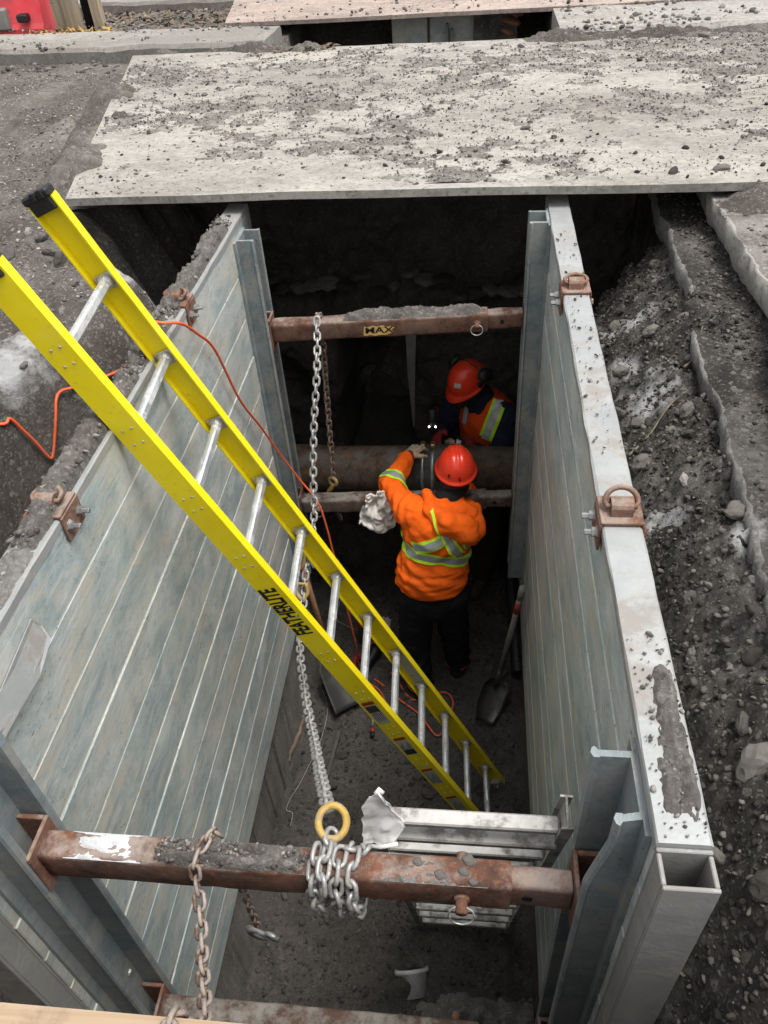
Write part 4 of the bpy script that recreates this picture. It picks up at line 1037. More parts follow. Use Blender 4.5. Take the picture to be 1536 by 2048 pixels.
# ================================================================== yellow ladder
LO = np.array([0.12154, 2.24850, -2.82638]); LD = np.array([-0.3699, -0.0729, 0.9262]); LR = np.array([-0.0448, 0.9972, 0.0606])
LD /= np.linalg.norm(LD); LR -= LD * (LR @ LD); LR /= np.linalg.norm(LR); LN = np.cross(LR, LD)
LW = 0.422; SP = 0.3048; HD = 0.045
lad = thing('ladder', tuple(LO - LD * 0.22), 'long yellow fibreglass ladder leaning on the left wall', 'ladder')
def rp(s, a, n_=0.0): return LO + LD * s + LR * a + LN * n_
top, bot = 11 * SP + 0.285, -0.20
for sgn in (-1, 1):
    t_, fw = 0.005, 0.035
    base = rp(bot, sgn * LW / 2)
    prof = [(0, -HD), (-fw, -HD), (-fw, -HD + t_), (-t_, -HD + t_), (-t_, HD - t_), (-fw, HD - t_), (-fw, HD), (0, HD)]
    if sgn > 0: prof = [(a + t_, b_) for a, b_ in prof]
    b = MB(); b.prism(prof, base, LR * sgn, LN, LD, top - bot)
    rail = b.build('rail', 'yellow_rail', lad)
    if sgn < 0: near_rail = rail
    else: far_rail = rail
    # end cap
    c = rp(top, sgn * (LW / 2 - 0.014)); Rm = np.stack([LR, LN, LD], 1)
    b = MB()
    b.box((-0.021, -HD - 0.003, -0.035), (0.021, HD + 0.003, 0.0), 0.004, R=Rm, c=c) if False else None
    b.box((-0.024, -HD + 0.007, -0.035), (0.006, HD - 0.007, 0.012), 0.004, R=Rm, c=c)
    b.box((-0.026, -HD - 0.002, 0.001), (0.022, HD + 0.002, 0.026), 0.008, R=Rm, c=c)
    b.box((-0.03, -0.012, 0.004), (-0.02, 0.004, 0.03), 0.003, R=Rm, c=c); b.box((-0.03, 0.012, 0.004), (-0.02, 0.03, 0.03), 0.003, R=Rm, c=c)
    b.build('end_cap', 'black_plastic', rail)
    # shoe
    c = rp(bot, sgn * (LW / 2 - 0.01))
    b = MB(); b.box((-0.022, -0.05, -0.05), (0.022, 0.05, -0.04), 0.003, R=Rm, c=c); b.box((-0.018, -0.03, -0.04), (0.018, 0.03, 0.03), 0.003, R=Rm, c=c)
    b.tube([c - LR * 0.035, c + LR * 0.035], 0.006, 8); b.build('shoe', 'clamp_alu', rail)
for k in range(1, 13):
    s = (12 - k) * SP
    a = np.arange(12) * 2 * np.pi / 12; prof = np.stack([0.0175 * np.cos(a), 0.0175 * np.sin(a)], 1); prof[:, 1] = np.minimum(prof[:, 1], 0.0145)
    b = MB(); b.prism(prof, rp(s, -LW / 2 + 0.006), LD, LN, LR, LW - 0.012)
    rung = b.build('rung', 'rung_alu', lad)
    for sgn in (-1, 1):
        c = rp(s, sgn * (LW / 2 - 0.007)); Rm = np.stack([LR, LN, LD], 1)
        b = MB(); b.box((-0.006, -0.032, -0.026), (0.0015, 0.032, 0.026), 0.003, R=Rm, c=c)
        b.lathe([(0.024, 0), (0.026, 0.006), (0.021, 0.016), (0.0176, 0.02)], c - LR * sgn * 0.004, -LR * sgn, 12); b.build('bracket', 'clamp_alu', rung)
b = MB()
for k in range(1, 13):
    s = (12 - k) * SP
    for ds in (-0.028, 0.028):
        for dn in (-0.016, 0.016):
            b.lathe([(0.0048, 0), (0.0042, 0.002), (0.002, 0.003)], rp(s + ds, -LW / 2 - 0.0002, dn), -LR, 7)
            b.lathe([(0.0048, 0), (0.0042, 0.002), (0.002, 0.003)], rp(s + ds, LW / 2 + 0.0052, dn), LR, 7)
tag(b.build('rivets', 'clamp_alu', lad), None, None, None, 'stuff')
def on_rail(v, f, s, dn, mat, name, parent, off, up=-1, inner=False):
    v = np.asarray(v)
    a = LW / 2 - 0.0003 - off if inner else -LW / 2 - off
    sx = 1
    P = LO + LR * a + np.outer(s + sx * v[:, 0], LD) + np.outer(dn + up * v[:, 1] * (-1 if inner else 1), LN)
    return mk(name, P, f, mat, parent)
tv, tf = text_mesh('FEATHERLITE', 0.06, 0.25, 0.0022)
tv = tv - (tv.min(0) + tv.max(0)) / 2; tv = tv * (0.30 / np.ptp(tv[:, 0])) * np.array([1, 1.75, 1])
on_rail(tv, tf, 7.02 * SP, -0.008, 'black_print', 'lettering', near_rail, 0.0012)
def rect(w, h): return np.array([(-w / 2, -h / 2, 0), (w / 2, -h / 2, 0), (w / 2, h / 2, 0), (-w / 2, h / 2, 0)]), [(0, 1, 2, 3)]
for i, (kk, ln) in enumerate(((7.42, 0.21), (8.43, 0.18), (9.45, 0.18), (10.45, 0.18))):
    s0 = (12 - kk) * SP
    v, f = rect(ln * 0.74, 0.055); st = on_rail(v, f, s0 - ln * 0.13, -0.006, 'sticker_grey', 'warning_label', near_rail, 0.0010)
    v, f = rect(ln * 0.12, 0.055); on_rail(v, f, s0 + ln * 0.32, -0.006, 'sticker_red', 'label_header', near_rail, 0.0010)
    if i < 2:
        v, f = rect(ln * 0.24, 0.05); on_rail(v, f, s0 + (ln * 0.10 if i == 0 else -ln * 0.36), -0.006, 'sticker_dark', 'label_panel', near_rail, 0.0017)
    lines = MB()
    for j in range(5):
        w_ = ln * (0.3 + 0.12 * ((j * 7 + i) % 3)); v, f = rect(w_, 0.0035); v = v + np.array([-0.03 + w_ / 2 - 0.03, -0.02 + j * 0.0095, 0])
        P = LO - LR * (LW / 2 + 0.0016) + np.outer(s0 - ln * 0.1 + v[:, 0], LD) + np.outer(-0.006 + v[:, 1], LN); lines.add(P, f)
    tag(lines.build('label_print', 'sticker_dark', near_rail), None, None, None, 'stuff')
v, f = rect(0.24, 0.055); on_rail(v, f, (12 - 8.55) * SP, 0.0, 'sticker_grey', 'rating_label', far_rail, 0.001, inner=True)
v, f = rect(0.10, 0.05); on_rail(v, f, (12 - 8.75) * SP, 0.0, 'rung_alu', 'label_foil', far_rail, 0.0017, inner=True)

# ================================================================== white aluminium ladder behind the near bar
wl = thing('ladder', (0.02, 1.66, ZF), 'battered pale aluminium ladder standing behind the near spreader bar', 'ladder')
A0, A1 = np.array([-0.012, 1.66, ZF + 0.02]), np.array([-0.012, 0.885, -0.345]); WD = A1 - A0; WLn = np.linalg.norm(WD); WD /= WLn
WX = np.array([1.0, 0, 0]); WN = np.cross(WD, WX); WN = WN if WN[1] < 0 else -WN      # towards the near bar
ibeam = [(-0.014, -0.036), (0.014, -0.036), (0.014, -0.031), (0.0025, -0.031), (0.0025, 0.031), (0.014, 0.031), (0.014, 0.036), (-0.014, 0.036), (-0.014, 0.031), (-0.0025, 0.031), (-0.0025, -0.031), (-0.014, -0.031)]
for xx, cut_ in ((-0.205, 0.12), (0.235, 0.0)):
    b = MB(); b.prism(ibeam, A0 + WX * (xx - 0.0), WX, WN, WD, WLn - cut_); b.build('rail', 'white_alu', wl)
for k in range(9):
    s = WLn - 0.10 - k * 0.305 - 0.13 * (k > 0)
    for j, (dn, ds) in enumerate(((0.008, -0.012), (0.030, -0.088))) if k == 0 else enumerate(((0.0, 0.0),)):
        c = A0 + WD * (s + ds) + WN * dn
        ns = np.array([0, -0.15, 0.99]); Rm = np.stack([WX, np.cross(ns, WX), ns], 1)
        b = MB(); b.box((-0.2, -0.019, -0.012), (0.228, 0.019, 0.012), 0.004, R=Rm, c=c); 
        b.build('rung', 'white_alu', wl)
# torn top of its left rail
g = np.array([[(-0.235, 0.84, -0.46), (-0.23, 0.85, -0.40), (-0.228, 0.86, -0.335), (-0.222, 0.862, -0.318)],
              [(-0.21, 0.84, -0.455), (-0.203, 0.856, -0.395), (-0.198, 0.868, -0.315), (-0.193, 0.872, -0.285)],
              [(-0.185, 0.835, -0.45), (-0.176, 0.853, -0.40), (-0.17, 0.868, -0.34), (-0.186, 0.862, -0.283)],
              [(-0.16, 0.832, -0.44), (-0.14, 0.85, -0.41), (-0.135, 0.86, -0.395), (-0.165, 0.868, -0.345)]])
g = np.stack([catmull(g[:, j], 6) for j in range(4)], 1); g = np.stack([catmull(g[i], 6) for i in range(len(g))], 0)
g = g + 0.004 * np.stack([fbm(g[..., 0] * 45, g[..., 2] * 45, o=3, s=900 + k) for k in range(3)], -1)
na_, nb_ = g.shape[:2]; J = np.arange(na_ * nb_).reshape(na_, nb_); N_ = J.size
V = np.vstack([g.reshape(-1, 3), g.reshape(-1, 3) + np.array([0.002, 0.005, -0.001])])
F = np.stack([J[:-1, :-1], J[1:, :-1], J[1:, 1:], J[:-1, 1:]], -1).reshape(-1, 4).tolist(); F += [[N_ + i for i in q[::-1]] for q in F]
edge = np.concatenate([J[:, 0], J[-1, 1:], J[-2::-1, -1], J[0, -2:0:-1]]); F += [[int(edge[i]), int(edge[(i + 1) % len(edge)]), int(N_ + edge[(i + 1) % len(edge)]), int(N_ + edge[i])] for i in range(len(edge))]
mk('torn_sheet', V, F, 'white_plastic', wl, True)
b = MB(); b.tube([(-0.195, 0.868, -0.283), (-0.188, 0.876, -0.277), (-0.180, 0.872, -0.285)], 0.006, 8); b.tube([(-0.235, 0.835, -0.455), (-0.19, 0.825, -0.44), (-0.15, 0.83, -0.43)], 0.005, 8); b.build('torn_lip', 'white_plastic', wl, True)

# ================================================================== chains
def link_mesh(name, pitch, wid, r, mat):
    a = np.linspace(-np.pi / 2, np.pi / 2, 6); R_ = wid / 2 - r; h = pitch / 2 + r - R_ - 0.0004 + 0.0
    h = max(h, 0.001)
    P = np.vstack([np.stack([h + R_ * np.cos(a), R_ * np.sin(a), 0 * a], 1), np.stack([-h - R_ * np.cos(a), -R_ * np.sin(a), 0 * a], 1)])
    b = MB(); b.tube(P, r, 6, closed=True); o = b.build(name, mat, None, True, origin=(0, 0, 0)); me = o.data; bpy.data.objects.remove(o); return me
def chain(th, me, pts, pitch, roll0=0.0, up=(0, 0, 1)):
    P = resample(catmull(pts, 12), pitch)
    rr = np.random.default_rng(len(P))
    for i in range(len(P) - 1):
        d = P[i + 1] - P[i]; d = d / np.linalg.norm(d)
        s = np.cross(d, up); s = s / (np.linalg.norm(s) + 1e-9)
        if np.linalg.norm(s) < 0.5: s = np.cross(d, [1.0, 0, 0]); s /= np.linalg.norm(s)
        t_ = np.cross(d, s); a = roll0 + (i % 2) * math.pi / 2 + rr.normal() * 0.12
        y = s * math.cos(a) + t_ * math.sin(a); R_ = np.stack([d, y, np.cross(d, y)], 1)
        inst('link', me, th, m4(R_, (P[i] + P[i + 1]) / 2))
    return P
LKA = link_mesh('link', 0.037, 0.039, 0.0058, 'chain_steel')
LKB = link_mesh('link', 0.037, 0.039, 0.0058, 'rust_chain')
LKC = link_mesh('link', 0.034, 0.031, 0.0046, 'rust_chain')
LKD = link_mesh('link', 0.024, 0.021, 0.0034, 'rust_chain')
def hook(name, parent, c, R_, sc, mat):
    """eye hook: eye at the top (local +z), bill opening to +x"""
    a = np.linspace(0, 2 * np.pi, 17)[:-1]
    b = MB(); b.tube(np.stack([0.022 * np.cos(a), 0 * a, 0.05 + 0.022 * np.sin(a)], 1) * sc @ R_.T + c, 0.0085 * sc, 8, closed=True)
    P = catmull([(0, 0, 0.03), (-0.012, 0, 0.0), (-0.03, 0, -0.035), (-0.02, 0, -0.07), (0.008, 0, -0.082), (0.034, 0, -0.064), (0.042, 0, -0.035), (0.036, 0, -0.018)], 4)
    n = len(P); rad = np.interp(np.arange(n), [0, n * 0.5, n * 0.75, n - 1], [0.010, 0.0135, 0.0105, 0.004])
    b.tube(P * sc @ R_.T + c, rad * sc, 8); return b.build(name, mat, parent, True)

c1 = thing('chain', (-0.72, 2.4, -1.5), 'long grey steel chain sagging from the far spreader bar to the near one', 'chain')
CP = [(-0.73, 3.335, -0.43), (-0.728, 3.30, -0.47), (-0.72, 3.15, -0.6), (-0.74, 3.02, -0.82), (-0.75, 2.9, -1.03), (-0.75, 2.78, -1.21), (-0.78, 2.6, -1.38), (-0.78, 2.48, -1.46), (-0.75, 2.2, -1.45), (-0.65, 1.85, -1.33), (-0.53, 1.5, -1.09), (-0.41, 1.15, -0.71), (-0.345, 0.97, -0.50), (-0.318, 0.885, -0.405)]
chain(c1, LKA, CP, 0.036)
b = MB(); a = np.linspace(0, 2 * np.pi, 15)[:-1]
P = np.stack([0.018 * np.cos(a), 0 * a, 0.075 * np.sin(a)], 1); b.tube(P @ frame((0.05, 0.15, 1), (1, 0.3, 0)).T + np.array([-0.80, 2.62, -1.30]), 0.0095, 8, closed=True); b.build('coupling_link', 'hook_yellow', c1, True)
b = MB(); b.tube(P * 0.95 @ frame((-0.1, 0.25, 1), (1, -0.4, 0)).T + np.array([-0.745, 2.63, -1.30]), 0.0085, 8, closed=True); b.build('coupling_link', 'chain_steel', c1, True)
b = MB(); b.tube(catmull([(-0.815, 2.53, -1.40), (-0.82, 2.51, -1.44), (-0.79, 2.49, -1.465), (-0.765, 2.51, -1.44), (-0.77, 2.53, -1.40)], 4), 0.010, 8); b.tube([(-0.825, 2.53, -1.40), (-0.76, 2.53, -1.40)], 0.007, 8); b.build('shackle', 'hook_yellow', c1, True)

c2 = thing('chain', (-0.76, 3.42, -1.7), 'rusty chain with a hook hanging behind the far spreader bar', 'chain')
chain(c2, LKB, [(-0.732, 3.385, -0.445), (-0.735, 3.425, -0.47), (-0.738, 3.44, -0.6), (-0.755, 3.44, -1.0), (-0.775, 3.435, -1.48)], 0.036, 0.6)
hook('hook', c2, np.array([-0.782, 3.43, -1.56]), frame((0.08, 0, 1), (1, -0.5, 0)), 1.15, 'hook_yellow')
chain(c2, LKB, [(-0.79, 3.42, -1.64), (-0.77, 3.41, -1.70), (-0.755, 3.40, -1.76)], 0.036)

c3 = thing('chain', (-0.27, 0.74, -0.4), 'heavy steel chain wound round the near spreader bar with a yellow ring hook', 'chain')
for i, x in enumerate((-0.322, -0.272, -0.238)):
    w_, h_ = 0.046, 0.067; cz = -0.458 - 0.005 * i
    loop = [(x, NBY + w_ * 0.6, cz + h_), (x - 0.004, NBY - w_ * 0.5, cz + h_ - 0.002), (x - 0.006, NBY - w_ - 0.004, cz + h_ * 0.3), (x - 0.004, NBY - w_ - 0.006, cz - h_ * 0.6), (x, NBY - w_ * 0.7, cz - h_ - 0.04), (x + 0.006, NBY + w_ * 0.5, cz - h_ - 0.02), (x + 0.01, NBY + w_ + 0.004, cz - h_ * 0.4), (x + 0.014, NBY + w_, cz + h_ * 0.5), (x + 0.02, NBY + w_ * 0.6, cz + h_)]
    chain(c3, LKA, loop, 0.036, 0.4 + i, (1, 0, 0))
chain(c3, LKA, [(-0.295, 0.835, -0.395), (-0.30, 0.795, -0.381), (-0.303, 0.735, -0.379), (-0.303, 0.708, -0.42)], 0.036, 1.0, (1, 0, 0))
a = np.linspace(0, 2 * np.pi, 23)[:-1]; Rm = frame((0.25, -0.35, 1), (1, 0, 0))
b = MB(); b.tube(np.stack([0.032 * np.cos(a), 0.036 * np.sin(a), 0 * a], 1) @ Rm.T + np.array([-0.297, 0.845, -0.375]), 0.0088, 10, closed=True); b.build('ring_hook', 'hook_yellow', c3, True)

c4 = thing('chain', (-0.52, 0.65, -0.4), 'rusty chain slung over the near spreader bar beside the mud splash', 'chain')
chain(c4, LKC, [(-0.565, 0.825, -0.43), (-0.57, 0.812, -0.388), (-0.582, 0.768, -0.376), (-0.588, 0.73, -0.38), (-0.585, 0.71, -0.42), (-0.575, 0.68, -0.44), (-0.545, 0.60, -0.425), (-0.51, 0.52, -0.375), (-0.475, 0.45, -0.318), (-0.452, 0.40, -0.255), (-0.435, 0.362, -0.13), (-0.428, 0.352, -0.02), (-0.425, 0.325, 0.012), (-0.42, 0.26, 0.006), (-0.43, 0.20, 0.006)], 0.033)

c5 = thing('chain', (-0.518, 0.76, -0.9), 'short thin rusty chain with a bright steel hook hanging under the near spreader bar', 'chain')
chain(c5, LKD, [(-0.515, 0.765, -0.50), (-0.519, 0.762, -0.54), (-0.519, 0.76, -0.576), (-0.518, 0.76, -0.775)], 0.0235)
hook('hook', c5, np.array([-0.512, 0.76, -0.828]), frame((0.75, -0.3, 0.55), (0.3, 0, -1)), 0.72, 'steel')

# ================================================================== pipe with repair clamp
pipe = thing('iron_pipe', (-0.37, 3.78, -1.83), 'old rusty iron water pipe crossing the trench behind the lower spreader bar', 'pipe')
xs = np.arange(-1.75, 1.05, 0.02); n = 40; a = np.arange(n) * 2 * np.pi / n
PY, PZ, PR = 3.78, -1.685, 0.140
X_, A_ = np.meshgrid(xs, a, indexing='ij')
rad = PR + 0.004 * fbm(X_ * 6, np.cos(A_) * 2, np.sin(A_) * 2, o=4, s=601) + 0.012 * np.clip(fbm(X_ * 4, np.cos(A_) * 1.6, np.sin(A_) * 1.6, o=3, s=603) - 0.35, 0, 1)
V = np.stack([X_, PY + rad * np.cos(A_), PZ + rad * np.sin(A_)], -1).reshape(-1, 3)
J = np.arange(X_.size).reshape(X_.shape); J2 = np.roll(J, -1, 1)
mk('barrel', V, np.stack([J[:-1], J2[:-1], J2[1:], J[1:]], -1).reshape(-1, 4), 'pipe_iron', pipe, True)
cl = thing('repair_clamp', (-0.27, 3.78, -1.83), 'dull steel repair clamp with two bands fastened round the pipe', 'clamp')
b = MB(); b.lathe([(PR + 0.003, -0.14), (PR + 0.014, -0.137), (PR + 0.014, 0.137), (PR + 0.003, 0.14)], (-0.20, PY, PZ), (1, 0, 0), 36); b.build('sleeve', 'dark_bar', cl, True)
for xx in (-0.285, -0.225):
    b = MB(); b.lathe([(PR + 0.013, -0.009), (PR + 0.019, -0.008), (PR + 0.019, 0.008), (PR + 0.013, 0.009)], (xx, PY, PZ), (1, 0, 0), 36); b.build('band', 'steel', cl, True)
    b = MB(); b.box((xx - 0.014, PY - 0.01, PZ + PR + 0.012), (xx + 0.014, PY + 0.03, PZ + PR + 0.05), 0.004); b.tube([(xx, PY - 0.035, PZ + PR + 0.034), (xx, PY + 0.045, PZ + PR + 0.034)], 0.006, 8); b.build('band_bolt', 'brass', cl)

# ================================================================== people
def lathe_hat(parent, c, R_, sx, sy, sz, mat, ridges=True):
    """hard hat: dome with centre ridges and a short brim; local +y front, +z up"""
    na, nr = 44, 14; V = []; a = np.arange(na) * 2 * np.pi / na
    for i in range(nr):
        t = i / (nr - 1) * (np.pi / 2)
        rr = np.cos(np.pi / 2 - t) if i < nr - 1 else 1.0
        z = np.sin(np.pi / 2 - t)
        x = sx * rr ** 0.92 * np.cos(a); y = sy * rr ** 0.92 * np.sin(a)
        rid = np.zeros(na)
        if ridges:
            for x0 in (-0.028, 0.0, 0.028): rid = rid + 0.007 * np.exp(-((x - x0) / 0.008) ** 2) * (rr > 0.05) * np.clip(z * 2, 0, 1)
        V.append(np.stack([x + 0 * a, y + 0 * a, sz * z + rid], 1))
    f_ = np.clip(np.sin(a), 0, 1) ** 2
    V.append(np.stack([(sx + 0.006) * np.cos(a), (sy + 0.006) * np.sin(a), np.full(na, -0.008)], 1))
    V.append(np.stack([(sx + 0.014) * np.cos(a), (sy + 0.014 + 0.03 * f_) * np.sin(a), -0.012 - 0.012 * f_], 1))
    V.append(np.stack([(sx + 0.013) * np.cos(a), (sy + 0.013 + 0.03 * f_) * np.sin(a), -0.019 - 0.012 * f_], 1))
    V.append(np.stack([(sx - 0.006) * np.cos(a), (sy - 0.006) * np.sin(a), np.full(na, -0.014)], 1))
    V.append(np.stack([(sx - 0.03) * np.cos(a) * 0.5, (sy - 0.03) * np.sin(a) * 0.5, np.full(na, sz * 0.6)], 1))
    m = len(V); V = np.concatenate(V); F = []
    for i in range(m - 1):
        for j in range(na):
            j2 = (j + 1) % na; F.append((i * na + j, (i + 1) * na + j, (i + 1) * na + j2, i * na + j2))
    F.append(tuple(range((m - 1) * na, m * na)))
    W = V @ R_.T + c
    return mk('hard_hat', W, F, mat, parent, True)
def glove(parent, w, tip, side, mat_palm, mat_cuff, curl=(0, 0, -1), spread=0.5):
    """w: wrist, tip: direction of the fingers, side: direction the thumb leaves, curl: way fingers bend"""
    w = np.array(w, float); t = np.array(tip, float); t /= np.linalg.norm(t)
    s = np.array(side, float); s = s - t * (s @ t); s /= np.linalg.norm(s); c = np.array(curl, float); c = c - t * (c @ t); c /= np.linalg.norm(c)
    caps = [(w, 0.030, w + t * 0.045, 0.034, (c, 1.35)), (w + t * 0.04 + s * 0.018, 0.026, w + t * 0.085 + s * 0.022, 0.019, (c, 1.2)), (w + t * 0.04 - s * 0.018, 0.026, w + t * 0.08 - s * 0.022, 0.018, (c, 1.2))]
    for i, (off, ln) in enumerate(((0.030, 0.070), (0.010, 0.078), (-0.011, 0.073), (-0.030, 0.058))):
        k0 = w + t * 0.085 + s * off; d1 = t + s * off * spread * 6 + c * 0.25; d1 /= np.linalg.norm(d1)
        k1 = k0 + d1 * ln * 0.5; d2 = t * 0.7 + s * off * spread * 5 + c * 0.9; d2 /= np.linalg.norm(d2); k2 = k1 + d2 * ln * 0.5
        caps += [(k0, 0.0115, k1, 0.0105), (k1, 0.0105, k2, 0.0088)]
    th0 = w + t * 0.03 + s * 0.03; th1 = th0 + (s * 0.8 + t * 0.45 + c * 0.2) * 0.045; th2 = th1 + (s * 0.35 + t * 0.8 + c * 0.5) * 0.032
    caps += [(th0, 0.016, th1, 0.0125), (th1, 0.0125, th2, 0.010)]
    g = blob('glove', caps, mat_palm, parent, h=0.0055, k=0.008, pad=0.02)
    cf = blob('glove_cuff', [(w - t * 0.055, 0.042, w + t * 0.018, 0.036, (c, 1.15))], mat_cuff, parent, h=0.007, k=0.01, pad=0.02)
    return g
def folds(amp, f=(14, 14, 30), seed=0, more=None):
    def w(X):
        d = amp * (0.45 - np.abs(fbm(X[..., 0] * f[0] + X[..., 2] * f[0] * 0.5, X[..., 1] * f[1], X[..., 2] * f[2], o=3, s=seed)))
        if more is not None: d = d + more(X)
        return d
    return w

# --- worker in the orange hoodie, back to the trench end, reaching over the bar to the pipe
p1 = thing('person', (-0.2, 3.15, ZF), 'person in orange hooded sweatshirt and red hard hat reaching over to the pipe', 'person')
FWD = np.array([-0.12, 0.99, 0.0]); FWD /= np.linalg.norm(FWD); SIDE = np.array([0.99, 0.12, 0])
hip, chest, neck, head = np.array([-0.212, 3.12, -2.02]), np.array([-0.165, 3.18, -1.62]), np.array([-0.12, 3.26, -1.47]), np.array([-0.078, 3.36, -1.385])
sL, eL, wL = np.array([-0.325, 3.21, -1.535]), np.array([-0.445, 3.40, -1.50]), np.array([-0.372, 3.60, -1.475])
sR, eR, wR = np.array([-0.03, 3.23, -1.575]), np.array([0.0, 3.42, -1.66]), np.array([-0.06, 3.62, -1.53])
kL, aL_ = np.array([-0.325, 3.13, -2.52]), np.array([-0.305, 3.10, -2.94])
kR, aR_ = np.array([-0.085, 3.23, -2.50]), np.array([-0.066, 3.30, -2.94])
blob('body', [(hip, 0.15, chest, 0.15, (FWD, 1.3)), (chest, 0.14, neck, 0.06), (neck, 0.058, head, 0.062), (head - [0, 0, 0.02], 0.082, head + [0, 0.01, 0.05], 0.088), (head + [-0.01, 0.085, -0.035], 0.018, head + [-0.01, 0.09, -0.01], 0.012), (head + [-0.078, 0, -0.01], 0.016, head + [-0.08, 0, 0.02], 0.014), (head + [0.078, 0, -0.01], 0.016, head + [0.08, 0, 0.02], 0.014), (head + [0, 0.05, -0.07], 0.045, head + [0, 0.06, -0.09], 0.03),
    (sL, 0.06, eL, 0.045), (eL, 0.045, wL, 0.03), (sR, 0.06, eR, 0.045), (eR, 0.045, wR, 0.03), (hip + [-0.09, 0, 0], 0.09, kL, 0.06), (kL, 0.055, aL_, 0.04), (hip + [0.1, 0, 0], 0.09, kR, 0.06), (kR, 0.055, aR_, 0.04)], 'dark_skin', p1, h=0.014, k=0.03)
def hood_f(X):
    lines = 0.005 * np.sin((X[..., 2] + 0.55 * X[..., 0]) * 75 + 3 * fbm(X[..., 0] * 5, X[..., 1] * 5, X[..., 2] * 5, o=2, s=2)) * sst(-1.66, -1.82, X[..., 2])
    arm = 0.0045 * np.sin((X[..., 0] * 0.9 - X[..., 1] * 0.7 + X[..., 2] * 0.5) * 90) * sst(-0.30, -0.36, X[..., 0])
    diag = 0.0035 * np.sin((X[..., 2] - 0.9 * X[..., 0]) * 55 + 2) * sst(-1.85, -1.7, X[..., 2])
    return lines + arm + diag
hoodie = blob('hoodie', [(hip + [0, 0, -0.03], 0.180, hip + [0, 0, 0.1], 0.196, (FWD, 1.38)), (hip + [0.005, 0, 0.08], 0.196, chest, 0.178, (FWD, 1.3)), (chest, 0.168, neck + [0, 0, -0.03], 0.085), (chest + [-0.1, 0.01, 0.04], 0.098, sL, 0.082), (chest + [0.1, 0.01, 0.02], 0.098, sR, 0.08),
    (sL, 0.078, eL, 0.062), (eL, 0.062, wL, 0.049), (sR, 0.078, eR, 0.068), (eR, 0.068, wR, 0.05)], 'orange_fabric', p1, h=0.0095, k=0.045, wr=folds(0.013, (6, 6, 15), 3, hood_f), cut=lambda X: -1.985 - X[..., 2] + 0.012 * np.sin(X[..., 0] * 14))
hood = blob('hood', [((-0.20, 3.14, -1.475), 0.045, (-0.04, 3.10, -1.52), 0.058), ((-0.04, 3.10, -1.52), 0.055, (0.035, 3.14, -1.59), 0.05), ((0.035, 3.14, -1.59), 0.05, (0.03, 3.26, -1.545), 0.038), ((-0.20, 3.14, -1.475), 0.042, (-0.23, 3.27, -1.45), 0.03), ((-0.12, 3.07, -1.49), 0.068, (0.0, 3.07, -1.55), 0.055), ((-0.02, 3.06, -1.56), 0.048, (0.02, 3.09, -1.62), 0.03)], 'orange_fabric', p1, h=0.008, k=0.03, wr=folds(0.009, (9, 9, 14), 8, lambda X: 0.003 * np.sin((X[..., 0] * 0.8 + X[..., 2]) * 70)))
blob('hem_band', [(hip + [0, 0, 0.02], 0.184, hip + [0, 0, 0.06], 0.19, (FWD, 1.32))], 'orange_fabric', p1, h=0.009, k=0.02, cut=lambda X: np.abs(X[..., 2] + 1.985) - 0.022)
def leg_f(X): return 0.008 * np.sin(X[..., 2] * 42 + 5 * fbm(X[..., 0] * 6, X[..., 1] * 6, X[..., 2] * 3, o=2, s=4)) * sst(-2.3, -2.7, X[..., 2])
blob('trousers', [(hip + [0, 0, -0.06], 0.165, hip + [0, 0, -0.1], 0.165, (FWD, 1.3)), (hip + [-0.085, 0, -0.06], 0.115, kL, 0.092), (kL, 0.09, aL_ + [0, 0, 0.02], 0.082), (hip + [0.095, 0, -0.06], 0.115, kR, 0.092), (kR, 0.09, aR_ + [0, 0, 0.02], 0.08)], 'black_trousers', p1, h=0.011, k=0.03, wr=folds(0.012, (9, 9, 12), 9, leg_f))
for q, d in ((aL_, (-0.15, 0.95)), (aR_, (0.15, 0.95))):
    dx, dy = d
    blob('boot', [(q + [0, 0, 0.04], 0.062, q + [0, -0.005, -0.035], 0.058), (q + [-dx * 0.03, -dy * 0.05, -0.05], 0.046, q + [dx * 0.14, dy * 0.14, -0.055], 0.048), (q + [dx * 0.05, dy * 0.05, -0.03], 0.05, q + [dx * 0.16, dy * 0.16, -0.055], 0.042)], 'boot_leather', p1, h=0.008, k=0.03, cut=lambda X: (ZF + 0.002) - X[..., 2])
    b = MB(); a = np.linspace(0, 2 * np.pi, 17)[:-1]; b.tube(q + np.stack([0.083 * np.cos(a), 0.083 * np.sin(a), 0.02 + 0.01 * np.cos(a * 2)], 1), 0.003, 6, closed=True)
    b.build('trouser_piping', 'orange_cord', p1, True)
glove(p1, wL + [0.01, 0.02, 0.0], (0.45, 0.85, 0.05), (0.9, -0.4, 0.1), 'glove_tan', 'glove_red', curl=(0.2, 0.2, -1), spread=0.9)
glove(p1, wR, (-0.3, 0.9, 0.05), (-0.8, -0.3, 0.2), 'glove_tan', 'glove_red', curl=(0, 0.1, -1))
blob('collar', [(head + [0, -0.01, -0.06], 0.075, neck, 0.072)], 'black_knit', p1, h=0.009, k=0.02)
hatR = frame((0.05, -0.10, 1), (0.99, 0.12, 0))
hat1 = lathe_hat(p1, np.array([-0.077, 3.345, -1.325]), hatR, 0.100, 0.118, 0.118, 'red_hat')
bvh = bvh_of(hat1)
